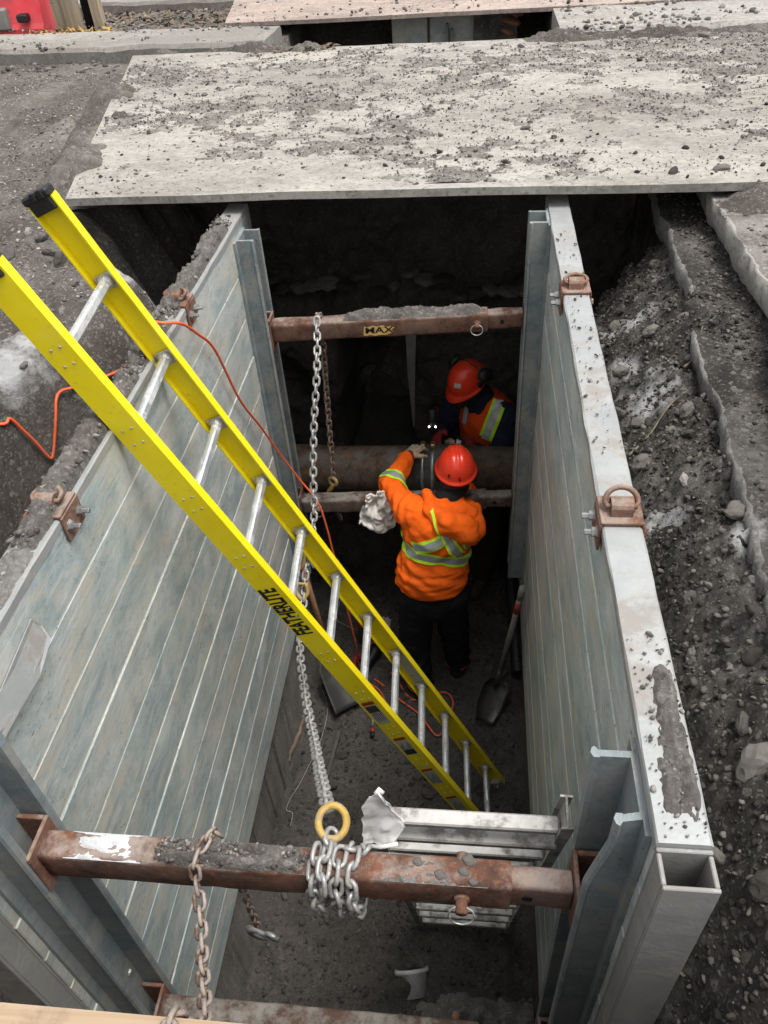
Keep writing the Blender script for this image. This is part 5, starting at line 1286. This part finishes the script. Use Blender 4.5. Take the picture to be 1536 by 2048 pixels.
for ch, x in (('F.', -0.03), ('S', 0.022)):
    lv, lf = text_mesh(ch, 0.034, 0, 0.001); P = []
    for v in lv:
        o = Vector(np.array([-0.077 + x + v[0], 3.05, -1.297 + v[1] - 0.012 * (x > 0)])); h_ = bvh.ray_cast(o, Vector((0, 1, -0.05)).normalized())
        P.append(np.array(h_[0]) + np.array([0, -0.0015, 0]) if h_[0] is not None else np.array([o.x, 3.225, o.z]))
    mk('lettering', np.array(P), lf, 'black_print', hat1)
blob('ear_defender', [(head + [-0.092, 0.0, -0.03], 0.024, head + [-0.094, 0.0, 0.01], 0.024)], 'black_plastic', p1, h=0.006, k=0.01, pad=0.03)
blob('ear_defender', [(head + [0.092, 0.0, -0.03], 0.024, head + [0.094, 0.0, 0.01], 0.024)], 'black_plastic', p1, h=0.006, k=0.01, pad=0.03)

# reflective bands
bv = [bvh_of(hoodie)]; bvh2 = [bvh_of(hoodie), bvh_of(hood)]
T3 = [(0.0, 0.22, 'lime_tape'), (0.22, 0.78, 'silver_tape'), (0.78, 1.0, 'lime_tape')]
def ringpath(c, ang, z, dz):
    out = []
    for a_ in ang:
        d = np.array([math.cos(a_), math.sin(a_), 0]); cc = np.array([c[0], c[1], z(a_)])
        out.append((cc + d * 0.6, cc, np.array([0, 0, 1.0])))
    return out
cen = (-0.19, 3.13)
wave = lambda a_: -1.715 + 0.03 * math.sin((a_ + math.pi / 2) * 2.0 + 0.6) - 0.12 * math.cos(a_) * 0.5
ribbon('waist_band', bv, ringpath(cen, np.linspace(0, 2 * math.pi, 73), wave, 0), 0.075, T3, p1)
def line_path(p, q, n=18, depth=0.5):
    p = np.array(p, float); q = np.array(q, float); d = q - p; d /= np.linalg.norm(d); wd = np.cross(d, [0, 1.0, 0]); wd /= np.linalg.norm(wd); out = []
    for t in np.linspace(0, 1, n):
        c = p + (q - p) * t; out.append((c - np.array([0, depth, 0]), c, wd))
    return out
ribbon('cross_band', bv, line_path((-0.30, 3.0, -1.655), (-0.07, 3.0, -1.525)), 0.068, T3, p1, off=0.008)
ribbon('cross_band', bv, line_path((-0.045, 3.0, -1.715), (-0.125, 3.0, -1.53)), 0.06, T3, p1, off=0.010)
ribbon('cross_band', bv, line_path((0.01, 3.0, -1.69), (-0.05, 3.0, -1.53)), 0.05, T3, p1, off=0.0085)
ribbon('shoulder_stripe', bvh2, line_path((-0.15, 3.0, -1.53), (-0.235, 3.0, -1.36)), 0.016, [(0, 1, 'lime_tape')], p1, off=0.006)
ed = (wL - eL) / np.linalg.norm(wL - eL); arm_c = eL + ed * 0.03
u = np.cross(ed, [0, 0, 1.0]); u /= np.linalg.norm(u); w_ = np.cross(ed, u)
ribbon('sleeve_band', bv, [(arm_c + (u * math.cos(a_) + w_ * math.sin(a_)) * 0.25, arm_c, ed) for a_ in np.linspace(0, 2 * math.pi, 41)], 0.075, T3, p1, off=0.006)

# --- worker in vest behind the pipe
p2 = thing('person', (0.15, 4.25, ZF), 'person in dark sweater and orange vest with red helmet bent behind the pipe', 'person')
hip, chest, neck, head = np.array([0.13, 4.34, -2.08]), np.array([0.10, 4.30, -1.66]), np.array([0.045, 4.25, -1.46]), np.array([-0.02, 4.19, -1.36])
F2 = np.array([-0.75, -0.66, 0]); F2 /= np.linalg.norm(F2)
sL, eL, wL = np.array([0.20, 4.17, -1.565]), np.array([0.20, 4.03, -1.83]), np.array([-0.06, 3.98, -1.655])
sR, eR, wR = np.array([-0.04, 4.40, -1.56]), np.array([-0.20, 4.30, -1.74]), np.array([-0.20, 4.06, -1.62])
kL, aL_ = np.array([0.17, 4.13, -2.50]), np.array([0.10, 4.10, -2.93])
kR, aR_ = np.array([0.02, 4.24, -2.52]), np.array([0.22, 4.3, -2.93])
blob('body', [(hip, 0.14, chest, 0.14, (F2, 1.3)), (chest, 0.13, neck, 0.06), (neck, 0.06, head, 0.062), (head, 0.08, head + [-0.01, -0.01, 0.05], 0.086), (head + F2 * 0.085 + [0, 0, -0.05], 0.018, head + F2 * 0.09 + [0, 0, -0.02], 0.012), (head + F2 * 0.05 + [0, 0, -0.08], 0.045, head + F2 * 0.06 + [0, 0, -0.1], 0.03),
    (sL, 0.06, eL, 0.045), (eL, 0.045, wL, 0.03), (sR, 0.06, eR, 0.045), (eR, 0.045, wR, 0.03), (hip + [0.08, 0, 0], 0.09, kL, 0.06), (kL, 0.055, aL_, 0.04), (hip + [-0.08, 0, 0], 0.09, kR, 0.06), (kR, 0.055, aR_, 0.04)], 'dark_skin', p2, h=0.015, k=0.03)
jac = blob('sweater', [(hip, 0.165, chest, 0.175, (F2, 1.3)), (chest, 0.165, neck, 0.085), (neck, 0.08, head + [0.01, 0.01, -0.04], 0.08), (chest + [0.06, -0.06, 0.04], 0.11, sL, 0.092), (chest + [-0.06, 0.06, 0.04], 0.11, sR, 0.09), (sL, 0.09, eL, 0.076), (eL, 0.074, wL, 0.05), (sR, 0.09, eR, 0.072), (eR, 0.072, wR, 0.05)], 'navy_sleeve', p2, h=0.0105, k=0.04, wr=folds(0.016, (10, 10, 16), 12))
vest = blob('vest', [(hip + [0, 0, 0.02], 0.20, chest, 0.208, (F2, 1.22)), (chest + [0.05, -0.05, 0.05], 0.135, sL + [-0.06, 0.05, 0.04], 0.078), (chest + [-0.05, 0.05, 0.05], 0.135, sR + [0.06, -0.05, 0.04], 0.075)], 'vest_orange', p2, h=0.0105, k=0.04, wr=folds(0.010, (10, 10, 16), 14))
bv = [bvh_of(vest), bvh_of(jac)]
def vpath(p, q, n=16):
    p = np.array(p); q = np.array(q); d = q - p; d /= np.linalg.norm(d); out = []
    dr = np.array([-0.1, -0.95, 0.25]); wd = np.cross(d, dr); wd /= np.linalg.norm(wd)
    for t in np.linspace(0, 1, n):
        c = p + (q - p) * t; out.append((c + dr * 0.6, c, wd))
    return out
ribbon('vest_stripe', bv, vpath((0.19, 4.2, -1.42), (0.045, 4.2, -1.90), 26), 0.085, [(0.0, 0.25, 'lime_tape'), (0.25, 0.8, 'vest_silver'), (0.8, 1, 'lime_tape')], p2, off=0.008)
ribbon('vest_stripe', bv, vpath((-0.03, 4.2, -1.52), (-0.06, 4.2, -1.75), 12), 0.03, [(0.0, 1, 'vest_silver')], p2, off=0.008)
blob('trousers', [(hip + [0, 0, -0.02], 0.16, hip + [0, 0, -0.08], 0.16, (F2, 1.2)), (hip + [0.08, 0, -0.06], 0.11, kL, 0.09), (kL, 0.088, aL_ + [0, 0, 0.03], 0.075), (hip + [-0.08, 0, -0.06], 0.11, kR, 0.09), (kR, 0.088, aR_ + [0, 0, 0.03], 0.075)], 'olive_trousers', p2, h=0.012, k=0.03, wr=folds(0.016, (9, 9, 14), 19))
for q, d in ((aL_, (-0.35, -0.93)), (aR_, (-0.2, -0.95))):
    dx, dy = d
    blob('boot', [(q + [0, 0, 0.05], 0.062, q + [0, 0, -0.035], 0.058), (q + [-dx * 0.05, -dy * 0.05, -0.05], 0.046, q + [dx * 0.15, dy * 0.15, -0.055], 0.048)], 'tan_boot', p2, h=0.009, k=0.03, cut=lambda X: (ZF + 0.002) - X[..., 2])
glove(p2, wL, (-0.85, -0.35, -0.1), (-0.3, 0.8, 0.5), 'glove_tan', 'glove_red', curl=(0.1, -0.2, -1))
glove(p2, wR, (-0.1, -0.8, 0.15), (0.6, 0.2, 0.6), 'glove_red', 'glove_red', curl=(0.3, -0.2, -1), spread=0.2)
h2R = frame((-0.30, -0.40, 0.85), np.cross(F2, (-0.30, -0.40, 0.85)))
hat2 = lathe_hat(p2, np.array([-0.03, 4.18, -1.30]), h2R, 0.104, 0.128, 0.135, 'red_hat', False)
nrm = h2R[:, 2]; sid = np.array([0.72, -0.66, 0.0]); sid /= np.linalg.norm(sid)
for s in (1, -1):
    c = np.array([-0.03, 4.18, -1.30]) + sid * s * 0.112 + nrm * 0.035 - F2 * 0.06
    b = MB(); b.lathe([(0.012, 0.0), (0.044, 0.003), (0.047, 0.02), (0.04, 0.036), (0.012, 0.04)], c + nrm * 0.05, sid * s * 0.8 + nrm * 0.45, 18); b.build('ear_muff', 'black_plastic', hat2, True)
    b = MB(); b.lathe([(0.044, 0.004), (0.049, 0.008), (0.049, 0.013), (0.044, 0.017)], c + nrm * 0.05, sid * s * 0.8 + nrm * 0.45, 18); b.build('muff_trim', 'earmuff_green', hat2, True)
    b = MB(); b.lathe([(0.022, -0.006), (0.022, 0.008), (0.011, 0.009), (0.011, 0.004)], np.array([-0.03, 4.18, -1.30]) + sid * s * 0.106 + nrm * 0.012 - F2 * 0.01, sid * s, 14); b.build('muff_pivot', 'black_plastic', hat2, True)
a = np.linspace(-0.1, np.pi + 0.1, 19); hc = np.array([-0.03, 4.18, -1.30]) - F2 * 0.07 + nrm * 0.05
b = MB(); b.tube(hc + np.outer(np.cos(a) * 0.128, sid) + np.outer(np.sin(a) * 0.105, nrm), 0.0055, 8); b.build('headband', 'earmuff_green', hat2, True)
bvh = bvh_of(hat2); lo = np.array([-0.03, 4.18, -1.30]) + F2 * 0.105 + sid * 0.045 + nrm * 0.03
g = []
for i in range(5):
    for j in range(4):
        o = lo + sid * (i - 2) * 0.011 + nrm * (j - 1.5) * 0.012 + (F2 + sid * 0.4) * 0.2; d = Vector(-(F2 + sid * 0.4)).normalized(); h_ = bvh.ray_cast(Vector(o), d)
        g.append(np.array(h_[0] - d * 0.0015) if h_[0] is not None else np.array(o) - 0.2 * (F2 + sid * 0.4))
mk('hat_sticker', np.array(g), [(i * 4 + j, i * 4 + j + 4, i * 4 + j + 5, i * 4 + j + 1) for i in range(4) for j in range(3)], 'white_plastic', hat2)

# --- tool with two lights in the second worker's hand
dr = thing('power_drill', (-0.235, 4.02, -1.62), 'dark cordless drill with two small white lights held over the pipe', 'drill')
b = MB(); b.lathe([(0.02, -0.09), (0.03, -0.085), (0.032, 0.02), (0.022, 0.05), (0.012, 0.075), (0.004, 0.078)], (-0.235, 4.02, -1.50), (0.05, -0.2, -0.97), 14); b.build('housing', 'black_plastic', dr, True)
b = MB(); b.box((-0.02, -0.012, -0.06), (0.02, 0.06, 0.02), 0.008, c=(-0.225, 4.055, -1.47)); b.build('grip', 'red_paint', dr)
for dx in (-0.022, 0.018):
    b = MB(); b.lathe([(0.0055, 0), (0.0055, 0.004), (0.003, 0.006)], (-0.235 + dx, 3.984, -1.515), (0.0, -0.85, 0.5), 12); b.build('lamp', 'lamp_white', dr, True)
# --- white cloth bunched on the lower bar
n1, n2 = 60, 70
U, V_ = np.meshgrid(np.linspace(0, 1, n1), np.linspace(0, 1, n2), indexing='ij')
X_ = -0.565 + 0.175 * U + 0.02 * (1 - V_) * 0; Z_ = -1.485 - 0.215 * V_ + 0.05 * (U - 0.4) ** 2 * V_ * 4 * (V_ > 0)
X_ = X_ + (-0.06 * V_ * (1 - U) + 0.02 * fbm(U * 3, V_ * 3, o=2, s=7))
Z_ = Z_ + 0.03 * np.sin(U * 7) * V_ - 0.05 * V_ * (1 - np.abs(U - 0.45) * 2)
Y_ = 3.335 - 0.05 * np.sin(V_ * 2.2) + 0.035 * fbm(U * 3, V_ * 3, o=2, s=701) - 0.03 * np.abs(fbm(U * 5, V_ * 4, o=2, s=702)) - 0.01
Vc = np.stack([X_, Y_, Z_], -1).reshape(-1, 3); J = np.arange(U.size).reshape(U.shape)
Fq = np.stack([J[:-1, :-1], J[1:, :-1], J[1:, 1:], J[:-1, 1:]], -1).reshape(-1, 4).tolist()
back = Vc + np.array([0, 0.012, 0.004]); nb = len(Vc); ring = np.concatenate([J[:, 0], J[-1, 1:], J[-2::-1, -1], J[0, -2:0:-1]])
Fq += [[int(nb + i) for i in q[::-1]] for q in Fq]; Fq += [[int(ring[i]), int(ring[(i + 1) % len(ring)]), int(nb + ring[(i + 1) % len(ring)]), int(nb + ring[i])] for i in range(len(ring))]
tag(mk('cloth', np.vstack([Vc, back]), Fq, 'white_cloth', None, True), 'crumpled off-white cloth bunched over the lower bar beside the worker', 'cloth')

# ================================================================== tools, cord and litter in the trench
def hz(x, y): return float(height(np.array([float(x)]), np.array([float(y)]))[0])
b = MB()
cp = [(-1.75, 1.99, -0.06), (-1.589, 2.063, -0.148), (-1.572, 2.10, -0.15), (-1.557, 2.12, -0.212), (-1.542, 2.14, -0.285), (-1.527, 2.155, -0.36), (-1.515, 2.172, -0.35), (-1.49, 2.225, -0.24), (-1.484, 2.265, -0.182), (-1.484, 2.313, -0.177), (-1.458, 2.363, -0.192), (-1.379, 2.472, -0.212), (-1.325, 2.53, -0.205), (-1.23, 2.52, -0.12), (-1.165, 2.45, -0.01), (-1.11, 2.39, 0.052), (-1.055, 2.38, 0.055), (-1.02, 2.44, 0.02), (-1.025, 2.57, -0.09), (-1.03, 2.728, -0.251), (-1.03, 2.894, -0.60), (-1.02, 3.08, -0.88), (-0.985, 3.20, -1.14), (-0.918, 3.25, -1.35), (-0.83, 3.215, -1.475), (-0.795, 3.2, -1.67), (-0.783, 3.2, -1.83), (-0.75, 3.2, -2.25), (-0.725, 3.22, -2.68), (-0.73, 3.27, -2.99), (-0.65, 3.20, -3.005), (-0.56, 3.13, -3.0), (-0.44, 3.02, -3.0), (-0.3, 2.91, -3.0), (-0.18, 2.76, -3.0), (-0.12, 2.88, -3.0), (-0.09, 3.02, -3.0), (-0.16, 3.09, -3.0), (-0.35, 3.02, -3.0), (-0.50, 3.22, -3.0), (-0.62, 3.24, -3.0), (-0.66, 3.15, -3.0), (-0.56, 3.06, -2.995), (-0.45, 2.8, -3.0), (-0.40, 2.70, -3.0)]
b.tube(catmull(cp, 6), 0.0058, 7)
tag(b.build('extension_cord', 'orange_cord', None, True), 'orange extension cord hanging over the left wall down to the trench floor', 'cord')

def shovel(name, top, foot, bladev, face, wid, ln, hm, grip, label, taped=False):
    top = np.array(top, float); foot = np.array(foot, float); d = foot - top; L = np.linalg.norm(d); d /= L
    t = thing(name, tuple(foot + np.array(bladev) * ln), label, 'shovel')
    b = MB(); b.tube([top, top + d * L * 0.5, foot + d * 0.06], [0.015, 0.016, 0.017], 10); b.build('shaft', hm, t, True)
    if taped:
        b = MB(); b.tube([top + d * 0.14, top + d * 0.25], 0.0175, 10); b.build('tape', 'red_paint', t, True)
        b = MB(); b.tube([top - d * 0.01, top + d * 0.1], 0.018, 10); b.build('grip', 'grey_handle', t, True)
    if grip is not None:
        g = np.array(grip, float); g /= np.linalg.norm(g)
        b = MB(); b.tube(catmull([top + d * 0.02, top - d * 0.03 + g * 0.045, top - d * 0.11 + g * 0.05], 5), 0.011, 8); b.tube(catmull([top + d * 0.02, top - d * 0.03 - g * 0.045, top - d * 0.11 - g * 0.05], 5), 0.011, 8); b.tube([top - d * 0.11 + g * 0.05, top - d * 0.11 - g * 0.05], 0.013, 8); b.build('handle', 'red_paint', t, True)
    bv = np.array(bladev, float); bv /= np.linalg.norm(bv); f = np.array(face, float); f -= bv * (f @ bv); f /= np.linalg.norm(f); s = np.cross(bv, f)
    nu, nv2 = 13, 13; V = []
    for i in range(nv2):
        v = i / (nv2 - 1)
        w = wid / 2 * (min(1.0, 0.55 + v * 3.0)) * (1.0 if grip is not None else (1 - 0.55 * max(0, v - 0.6) ** 1.4 * 2.2))
        for j in range(nu):
            u = j / (nu - 1) * 2 - 1; V.append(foot + bv * ln * v + s * u * w + f * (0.028 * u * u - 0.03 * (1 - v) * (1 - u * u)) - f * 0.01 * math.sin(v * 3))
    V = np.array(V); n = len(V); V = np.vstack([V, V - f * 0.004]); F = []
    for i in range(nv2 - 1):
        for j in range(nu - 1):
            a = i * nu + j; F += [(a, a + 1, a + nu + 1, a + nu), (n + a, n + a + nu, n + a + nu + 1, n + a + 1)]
    ring = [j for j in range(nu)] + [i * nu + nu - 1 for i in range(1, nv2)] + [(nv2 - 1) * nu + j for j in range(nu - 2, -1, -1)] + [i * nu for i in range(nv2 - 2, 0, -1)]
    F += [(ring[i], n + ring[i], n + ring[(i + 1) % len(ring)], ring[(i + 1) % len(ring)]) for i in range(len(ring))]
    mk('blade', V, F, 'shovel_steel', t, True)
    b = MB(); b.tube([foot - d * 0.13, foot + bv * 0.05], [0.019, 0.016], 10); b.build('socket', 'shovel_steel', t, True)
shovel('shovel', (0.278, 2.83, -1.715), (0.195, 3.06, -2.80), (-0.35, -0.72, -0.62), (0.35, -0.9, 0.5), 0.19, 0.28, 'grey_handle', None, 'grey-handled shovel with red tape leaning against the right wall', True)
shovel('shovel', (-0.955, 3.13, -1.90), (-0.885, 3.14, -2.72), (0.38, -0.62, -0.72), (0.55, -0.65, 0.55), 0.22, 0.36, 'wood_handle', (0.2, 1.0, 0.1), 'square-bladed shovel with a red handle leaning against the left wall')

def stick(name, p, q, r, mat, label, cat, seed):
    p, q = np.array(p, float), np.array(q, float); P = np.array([p + (q - p) * t for t in np.linspace(0, 1, 9)]); P += 0.006 * np.random.default_rng(seed).normal(size=P.shape)
    b = MB(); b.tube(P, r, 7); tag(b.build(name, mat), label, cat)
stick('wood_stake', (-1.09, 2.53, -3.005), (-1.03, 2.86, -2.985), 0.013, 'stick_wood', 'thin wooden stake lying on the floor by the left wall', 'stake', 1)
b = MB(); b.box((-0.012, -0.16, -0.006), (0.012, 0.16, 0.006), 0.002, R=frame((0.1, 0, 1), (1, -0.1, 0)), c=(-0.815, 2.6, -2.99)); tag(b.build('steel_bar', 'dark_bar'), 'flat dark steel bar lying on the trench floor', 'bar')
for pts, lab in (([(-0.89, 4.02, -2.8), (-0.93, 3.75, -2.93), (-0.98, 3.5, -2.96), (-0.98, 3.3, -2.99), (-0.98, 3.12, -2.99), (-0.9, 2.93, -3.0), (-0.91, 2.67, -2.995), (-0.95, 2.53, -3.0), (-0.99, 2.39, -3.0), (-1.03, 2.29, -3.0), (-1.04, 2.22, -3.0), (-1.0, 2.2, -3.0), (-1.0, 2.12, -3.0)], 'thin grey wire trailing along the floor by the left wall'),
                 ([(-0.72, 3.55, -2.98), (-0.8, 3.3, -2.6), (-0.83, 3.25, -2.45), (-0.80, 3.4, -2.2)], 'thin grey wire rising beside the hanging orange cord')):
    b = MB(); b.tube(catmull(pts, 6), 0.0022, 5); tag(b.build('wire', 'grey_wire', None, True), lab, 'wire')
# cut-off tool with red handles
g = thing('grinder', (-0.68, 3.2, -3.0), 'dark power grinder with red handle lying among the orange cord', 'grinder')
b = MB(); b.lathe([(0.02, -0.15), (0.032, -0.14), (0.034, 0.05), (0.045, 0.07), (0.045, 0.12), (0.02, 0.13)], (-0.66, 3.28, -2.95), (0.35, 0.9, 0.1), 14); b.build('housing', 'black_plastic', g, True)
b = MB(); b.tube(catmull([(-0.70, 3.18, -2.96), (-0.745, 3.19, -2.93), (-0.75, 3.28, -2.92), (-0.70, 3.33, -2.95)], 5), 0.013, 8); b.build('handle', 'red_paint', g, True)
b = MB(); b.tube([(-0.60, 3.40, -2.93), (-0.72, 3.44, -2.93)], 0.014, 8); b.build('side_handle', 'red_paint', g, True)
g = thing('grease_gun', (-0.745, 3.5, -3.02), 'upright dark tool with ribbed red cap standing behind the rungs', 'tool')
b = MB(); b.lathe([(0.018, 0), (0.02, 0.02), (0.02, 0.22), (0.014, 0.24)], (-0.745, 3.5, -3.02), (0.05, -0.1, 1), 12); b.build('barrel', 'dark_bar', g, True)
b = MB(); b.lathe([(0.026, 0.2)] + [(0.028 if i % 2 else 0.0255, 0.205 + i * 0.012) for i in range(10)] + [(0.02, 0.33)], (-0.745, 3.5, -3.02), (0.05, -0.1, 1), 14); b.build('cap', 'red_paint', g, False)
g = thing('nozzle', (-0.592, 2.80, -3.01), 'small steel nozzle with red collar on the floor under the ladder', 'nozzle')
b = MB(); b.tube([(-0.60, 2.93, -2.98), (-0.592, 2.80, -3.0)], 0.006, 8); b.build('stem', 'steel', g, True)
b = MB(); b.tube([(-0.592, 2.80, -3.0), (-0.588, 2.765, -3.0)], [0.012, 0.015], 10); b.build('collar', 'red_paint', g, True)
b = MB(); b.tube([(-0.588, 2.764, -3.0), (-0.586, 2.735, -3.0)], [0.015, 0.012], 10); b.build('tip', 'black_plastic', g, True)
# ribbed drain hose along the right wall
P = catmull([(0.335, 3.2, -2.93), (0.33, 3.45, -2.95), (0.325, 3.75, -2.93), (0.31, 4.15, -2.95), (0.3, 4.5, -2.97)], 24)
b = MB(); P = resample(P, 0.011); b.tube(P, 0.042 + 0.008 * (np.arange(len(P)) % 2), 12); tag(b.build('drain_hose', 'black_plastic'), 'black ribbed drain hose lying along the foot of the right wall', 'hose')
# rag by the first worker's boot
U, V_ = np.meshgrid(np.linspace(-1, 1, 16), np.linspace(-1, 1, 16), indexing='ij')
Zr = -3.0 + 0.07 * np.exp(-(U ** 2 + V_ ** 2) * 2) * (1 + 0.5 * fbm(U * 3, V_ * 3, o=2, s=5)) + 0.012 * fbm(U * 5, V_ * 5, o=2, s=6); J = np.arange(U.size).reshape(U.shape)
tag(mk('rag', np.stack([-0.60 + 0.05 * U, 3.62 + 0.09 * V_, Zr], -1).reshape(-1, 3), np.stack([J[:-1, :-1], J[1:, :-1], J[1:, 1:], J[:-1, 1:]], -1).reshape(-1, 4), 'white_cloth', None, True), 'small white rag on the floor behind the ladder rungs', 'rag')
# half-buried white pail
g = thing('plastic_pail', (-0.255, 1.42, -3.05), 'white plastic pail half buried in the trench floor', 'pail')
b = MB(); b.lathe([(0.066, -0.12), (0.078, 0.0), (0.082, 0.001), (0.083, -0.016), (0.086, -0.016), (0.086, 0.005), (0.074, 0.005), (0.063, -0.11)], (-0.255, 1.425, -3.01), (-0.16, 0.90, 0.42), 28); b.build('pail_body', 'white_plastic', g, True)
xx = np.linspace(-0.36, 0.34, 60); yy = np.linspace(0.98, 1.42, 44); XX, YY = np.meshgrid(xx, yy, indexing='ij')
for nm, c, s, hh_, m_, lb in (('mud_mound', (-0.31, 1.34), (0.09, 0.06), 0.13, 'floor_soil', 'dark soil heaped against the white pail'), ('mud_mound', (0.10, 1.24), (0.24, 0.10), 0.13, 'grey_mud', 'smooth grey mud heap on the floor past the lower spreader bar')):
    e = np.exp(-((XX - c[0]) / s[0]) ** 2 - ((YY - c[1]) / s[1]) ** 2); ZZ = ZF - 0.03 + hh_ * e * (1 + 0.35 * fbm(XX * 12, YY * 12, o=3, s=33)); J = np.arange(XX.size).reshape(XX.shape)
    tag(mk(nm, np.stack([XX, YY, ZZ], -1).reshape(-1, 3), np.stack([J[:-1, :-1], J[1:, :-1], J[1:, 1:], J[:-1, 1:]], -1).reshape(-1, 4), m_, None, True), lb, None, None, 'stuff')
# pale sheet hanging by the tunnel mouth
g = np.array([(-0.43, 4.55, -1.15), (-0.36, 4.56, -1.15), (-0.38, 4.57, -1.5), (-0.40, 4.6, -1.95), (-0.41, 4.6, -1.95), (-0.43, 4.58, -1.5)])
V = np.vstack([g, g + np.array([0, 0.006, 0])]); tag(mk('plastic_sheet', V, [(0, 1, 2, 5), (5, 2, 3, 4), (6, 11, 8, 7), (11, 10, 9, 8)] + [(i, 6 + i, 6 + (i + 1) % 6, (i + 1) % 6) for i in range(6)], 'grey_handle'), 'narrow pale torn strip hanging in the dark behind the pipe', 'sheet')
# roots on the bank
for pts, lab in (([(0.50, 2.05), (0.57, 2.13), (0.64, 2.22), (0.70, 2.28)], 'thin pale root crossing the soil bank by the standing lifting ring'), ([(0.72, 2.42), (0.77, 2.5), (0.80, 2.58)], 'short pale twig on the bank near the cut paving')):
    P = catmull([(x, y, hz(x, y) + 0.022) for x, y in pts], 6); b = MB(); b.tube(P, np.linspace(0.0045, 0.002, len(P)), 5); tag(b.build('root', 'stick_wood', None, True), lab, 'root')
# plywood at the near edge
b = MB()
for i, (m_) in enumerate((0, 1, 0, 1)):
    b.box((-1.9, -0.6, -0.026 + i * 0.0062), (-0.22, 0.342 + 0.001 * (i % 2), -0.026 + (i + 1) * 0.0062 - 0.0002), 0.0, mi=m_)
o = b.build('plywood_board', ['ply_wood', 'ply_pale']); tag(o, 'weathered plywood board lying at the near edge of the trench', 'board')

# ================================================================== beyond the plates: posts, netting, barrier, leaf litter
for i, (x, y, w, d, hgt, lb) in enumerate(((-3.66, 7.80, 0.075, 0.09, 1.3, 'narrow shaded wooden post beside the red barrier'), (-3.50, 7.72, 0.135, 0.045, 1.3, 'broad grey wooden board standing upright between the two posts'), (-3.30, 7.78, 0.08, 0.09, 1.3, 'pale wooden post standing before the leaf litter'))):
    nz = 14; zz = np.linspace(hz(x, y) - 0.05, hgt, nz); V = []
    for z in zz:
        j = 0.003 * np.array([vn(z * 3, i * 5.0), vn(z * 3, i * 5.0 + 2)])
        for sx, sy in ((-1, -1), (-0.94, -1), (0.94, -1), (1, -1), (1, 1), (-1, 1)): V.append((x + sx * w / 2 + float(j[0]), y + sy * d / 2 + float(j[1]), z))
    F = [(k * 6 + a, k * 6 + (a + 1) % 6, (k + 1) * 6 + (a + 1) % 6, (k + 1) * 6 + a) for k in range(nz - 1) for a in range(6)] + [tuple(range(6))[::-1], tuple(range((nz - 1) * 6, nz * 6))]
    tag(mk('wood_post', V, F, 'post_wood'), lb, 'post')
b = MB()
for i in range(16):
    for sg in (-1, 1):
        x0 = -3.46 + i * 0.022 - 0.1; b.tube([(x0 if sg > 0 else x0 + 0.16, 7.83, 0.02), (x0 + 0.6 * 1 if sg > 0 else x0 - 0.44, 7.83, 1.2)], 0.004, 4, cap=False)
V = np.concatenate(b.v); b.box((-3.46, 7.838, 0.0), (-3.30, 7.842, 1.2)); V = np.concatenate(b.v)
V[:, 0] = np.clip(V[:, 0], -3.47, -3.30)
tag(mk('safety_net', V, b.f, 'black_mesh'), 'black safety netting stretched between board and pale post', 'netting')
# red plastic barrier
rb = thing('plastic_barrier', (-4.45, 7.95, 0.0), 'red plastic road barrier standing on the ground beside the posts', 'barrier')
prof = [(-0.24, 0.0), (-0.24, 0.10), (-0.22, 0.14), (-0.17, 0.32), (-0.15, 0.36), (-0.13, 0.9), (0.13, 0.9), (0.15, 0.36), (0.22, 0.14), (0.24, 0.10), (0.24, 0.0)]
b = MB(); b.prism(prof, (-5.3, 8.0, 0.0), (0, 1, 0), (0, 0, 1), (1, 0, 0), 1.48); b.build('barrier_body', 'red_plastic', rb)
for x0, x1 in ((-4.13, -4.04), (-4.42, -4.22), (-4.8, -4.55)):
    b = MB(); b.box((x0, 7.80, 0.40), (x1, 7.852, 0.80), 0.012); b.build('rib', 'red_plastic', rb)
b = MB(); b.box((-4.36, 7.72, 0.10), (-4.12, 7.80, 0.27), 0.015); b.build('foot_box', 'grey_box', rb)
b = MB(); b.box((-4.02, 7.70, 0.16), (-3.93, 7.80, 0.22), 0.01); b.build('peg', 'black_plastic', rb)
# leaves and twigs
r_ = np.random.default_rng(61)
def leaf_field(name, n, xr, yr, mat, label, s0, s1, z0):
    v = []; f = []
    for i in range(n):
        x, y = r_.uniform(*xr), r_.uniform(*yr); s = r_.uniform(s0, s1); a = r_.uniform(0, 6.28); t = r_.normal() * 0.35; u = r_.normal() * 0.35
        d = np.array([math.cos(a), math.sin(a), t]); e = np.array([-math.sin(a), math.cos(a), u]); c = np.array([x, y, z0(x, y) + s * 0.35]); k = len(v)
        v += [c - d * s, c + e * s * 0.38 - d * s * 0.1, c + d * s, c - e * s * 0.38 - d * s * 0.1]; f.append((k, k + 1, k + 2, k + 3))
    tag(mk(name, v, f, mat), label, None, None, 'stuff')
leaf_field('dry_leaves', 700, (-4.4, -2.0), (7.75, 9.1), 'leaf_dry', 'dry brown leaves and twigs littering the ground beyond the kerb', 0.02, 0.05, lambda x, y: hz(x, y))
leaf_field('weed_leaves', 60, (-3.9, -3.15), (7.58, 7.72), 'leaf_yellow', 'yellowing weeds at the foot of the wooden posts', 0.02, 0.045, lambda x, y: 0.08)
leaf_field('dry_leaves', 90, (-1.5, -1.0), (6.3, 6.44), 'leaf_dry', 'small twigs at the rim of the open gap', 0.015, 0.04, lambda x, y: 0.10)
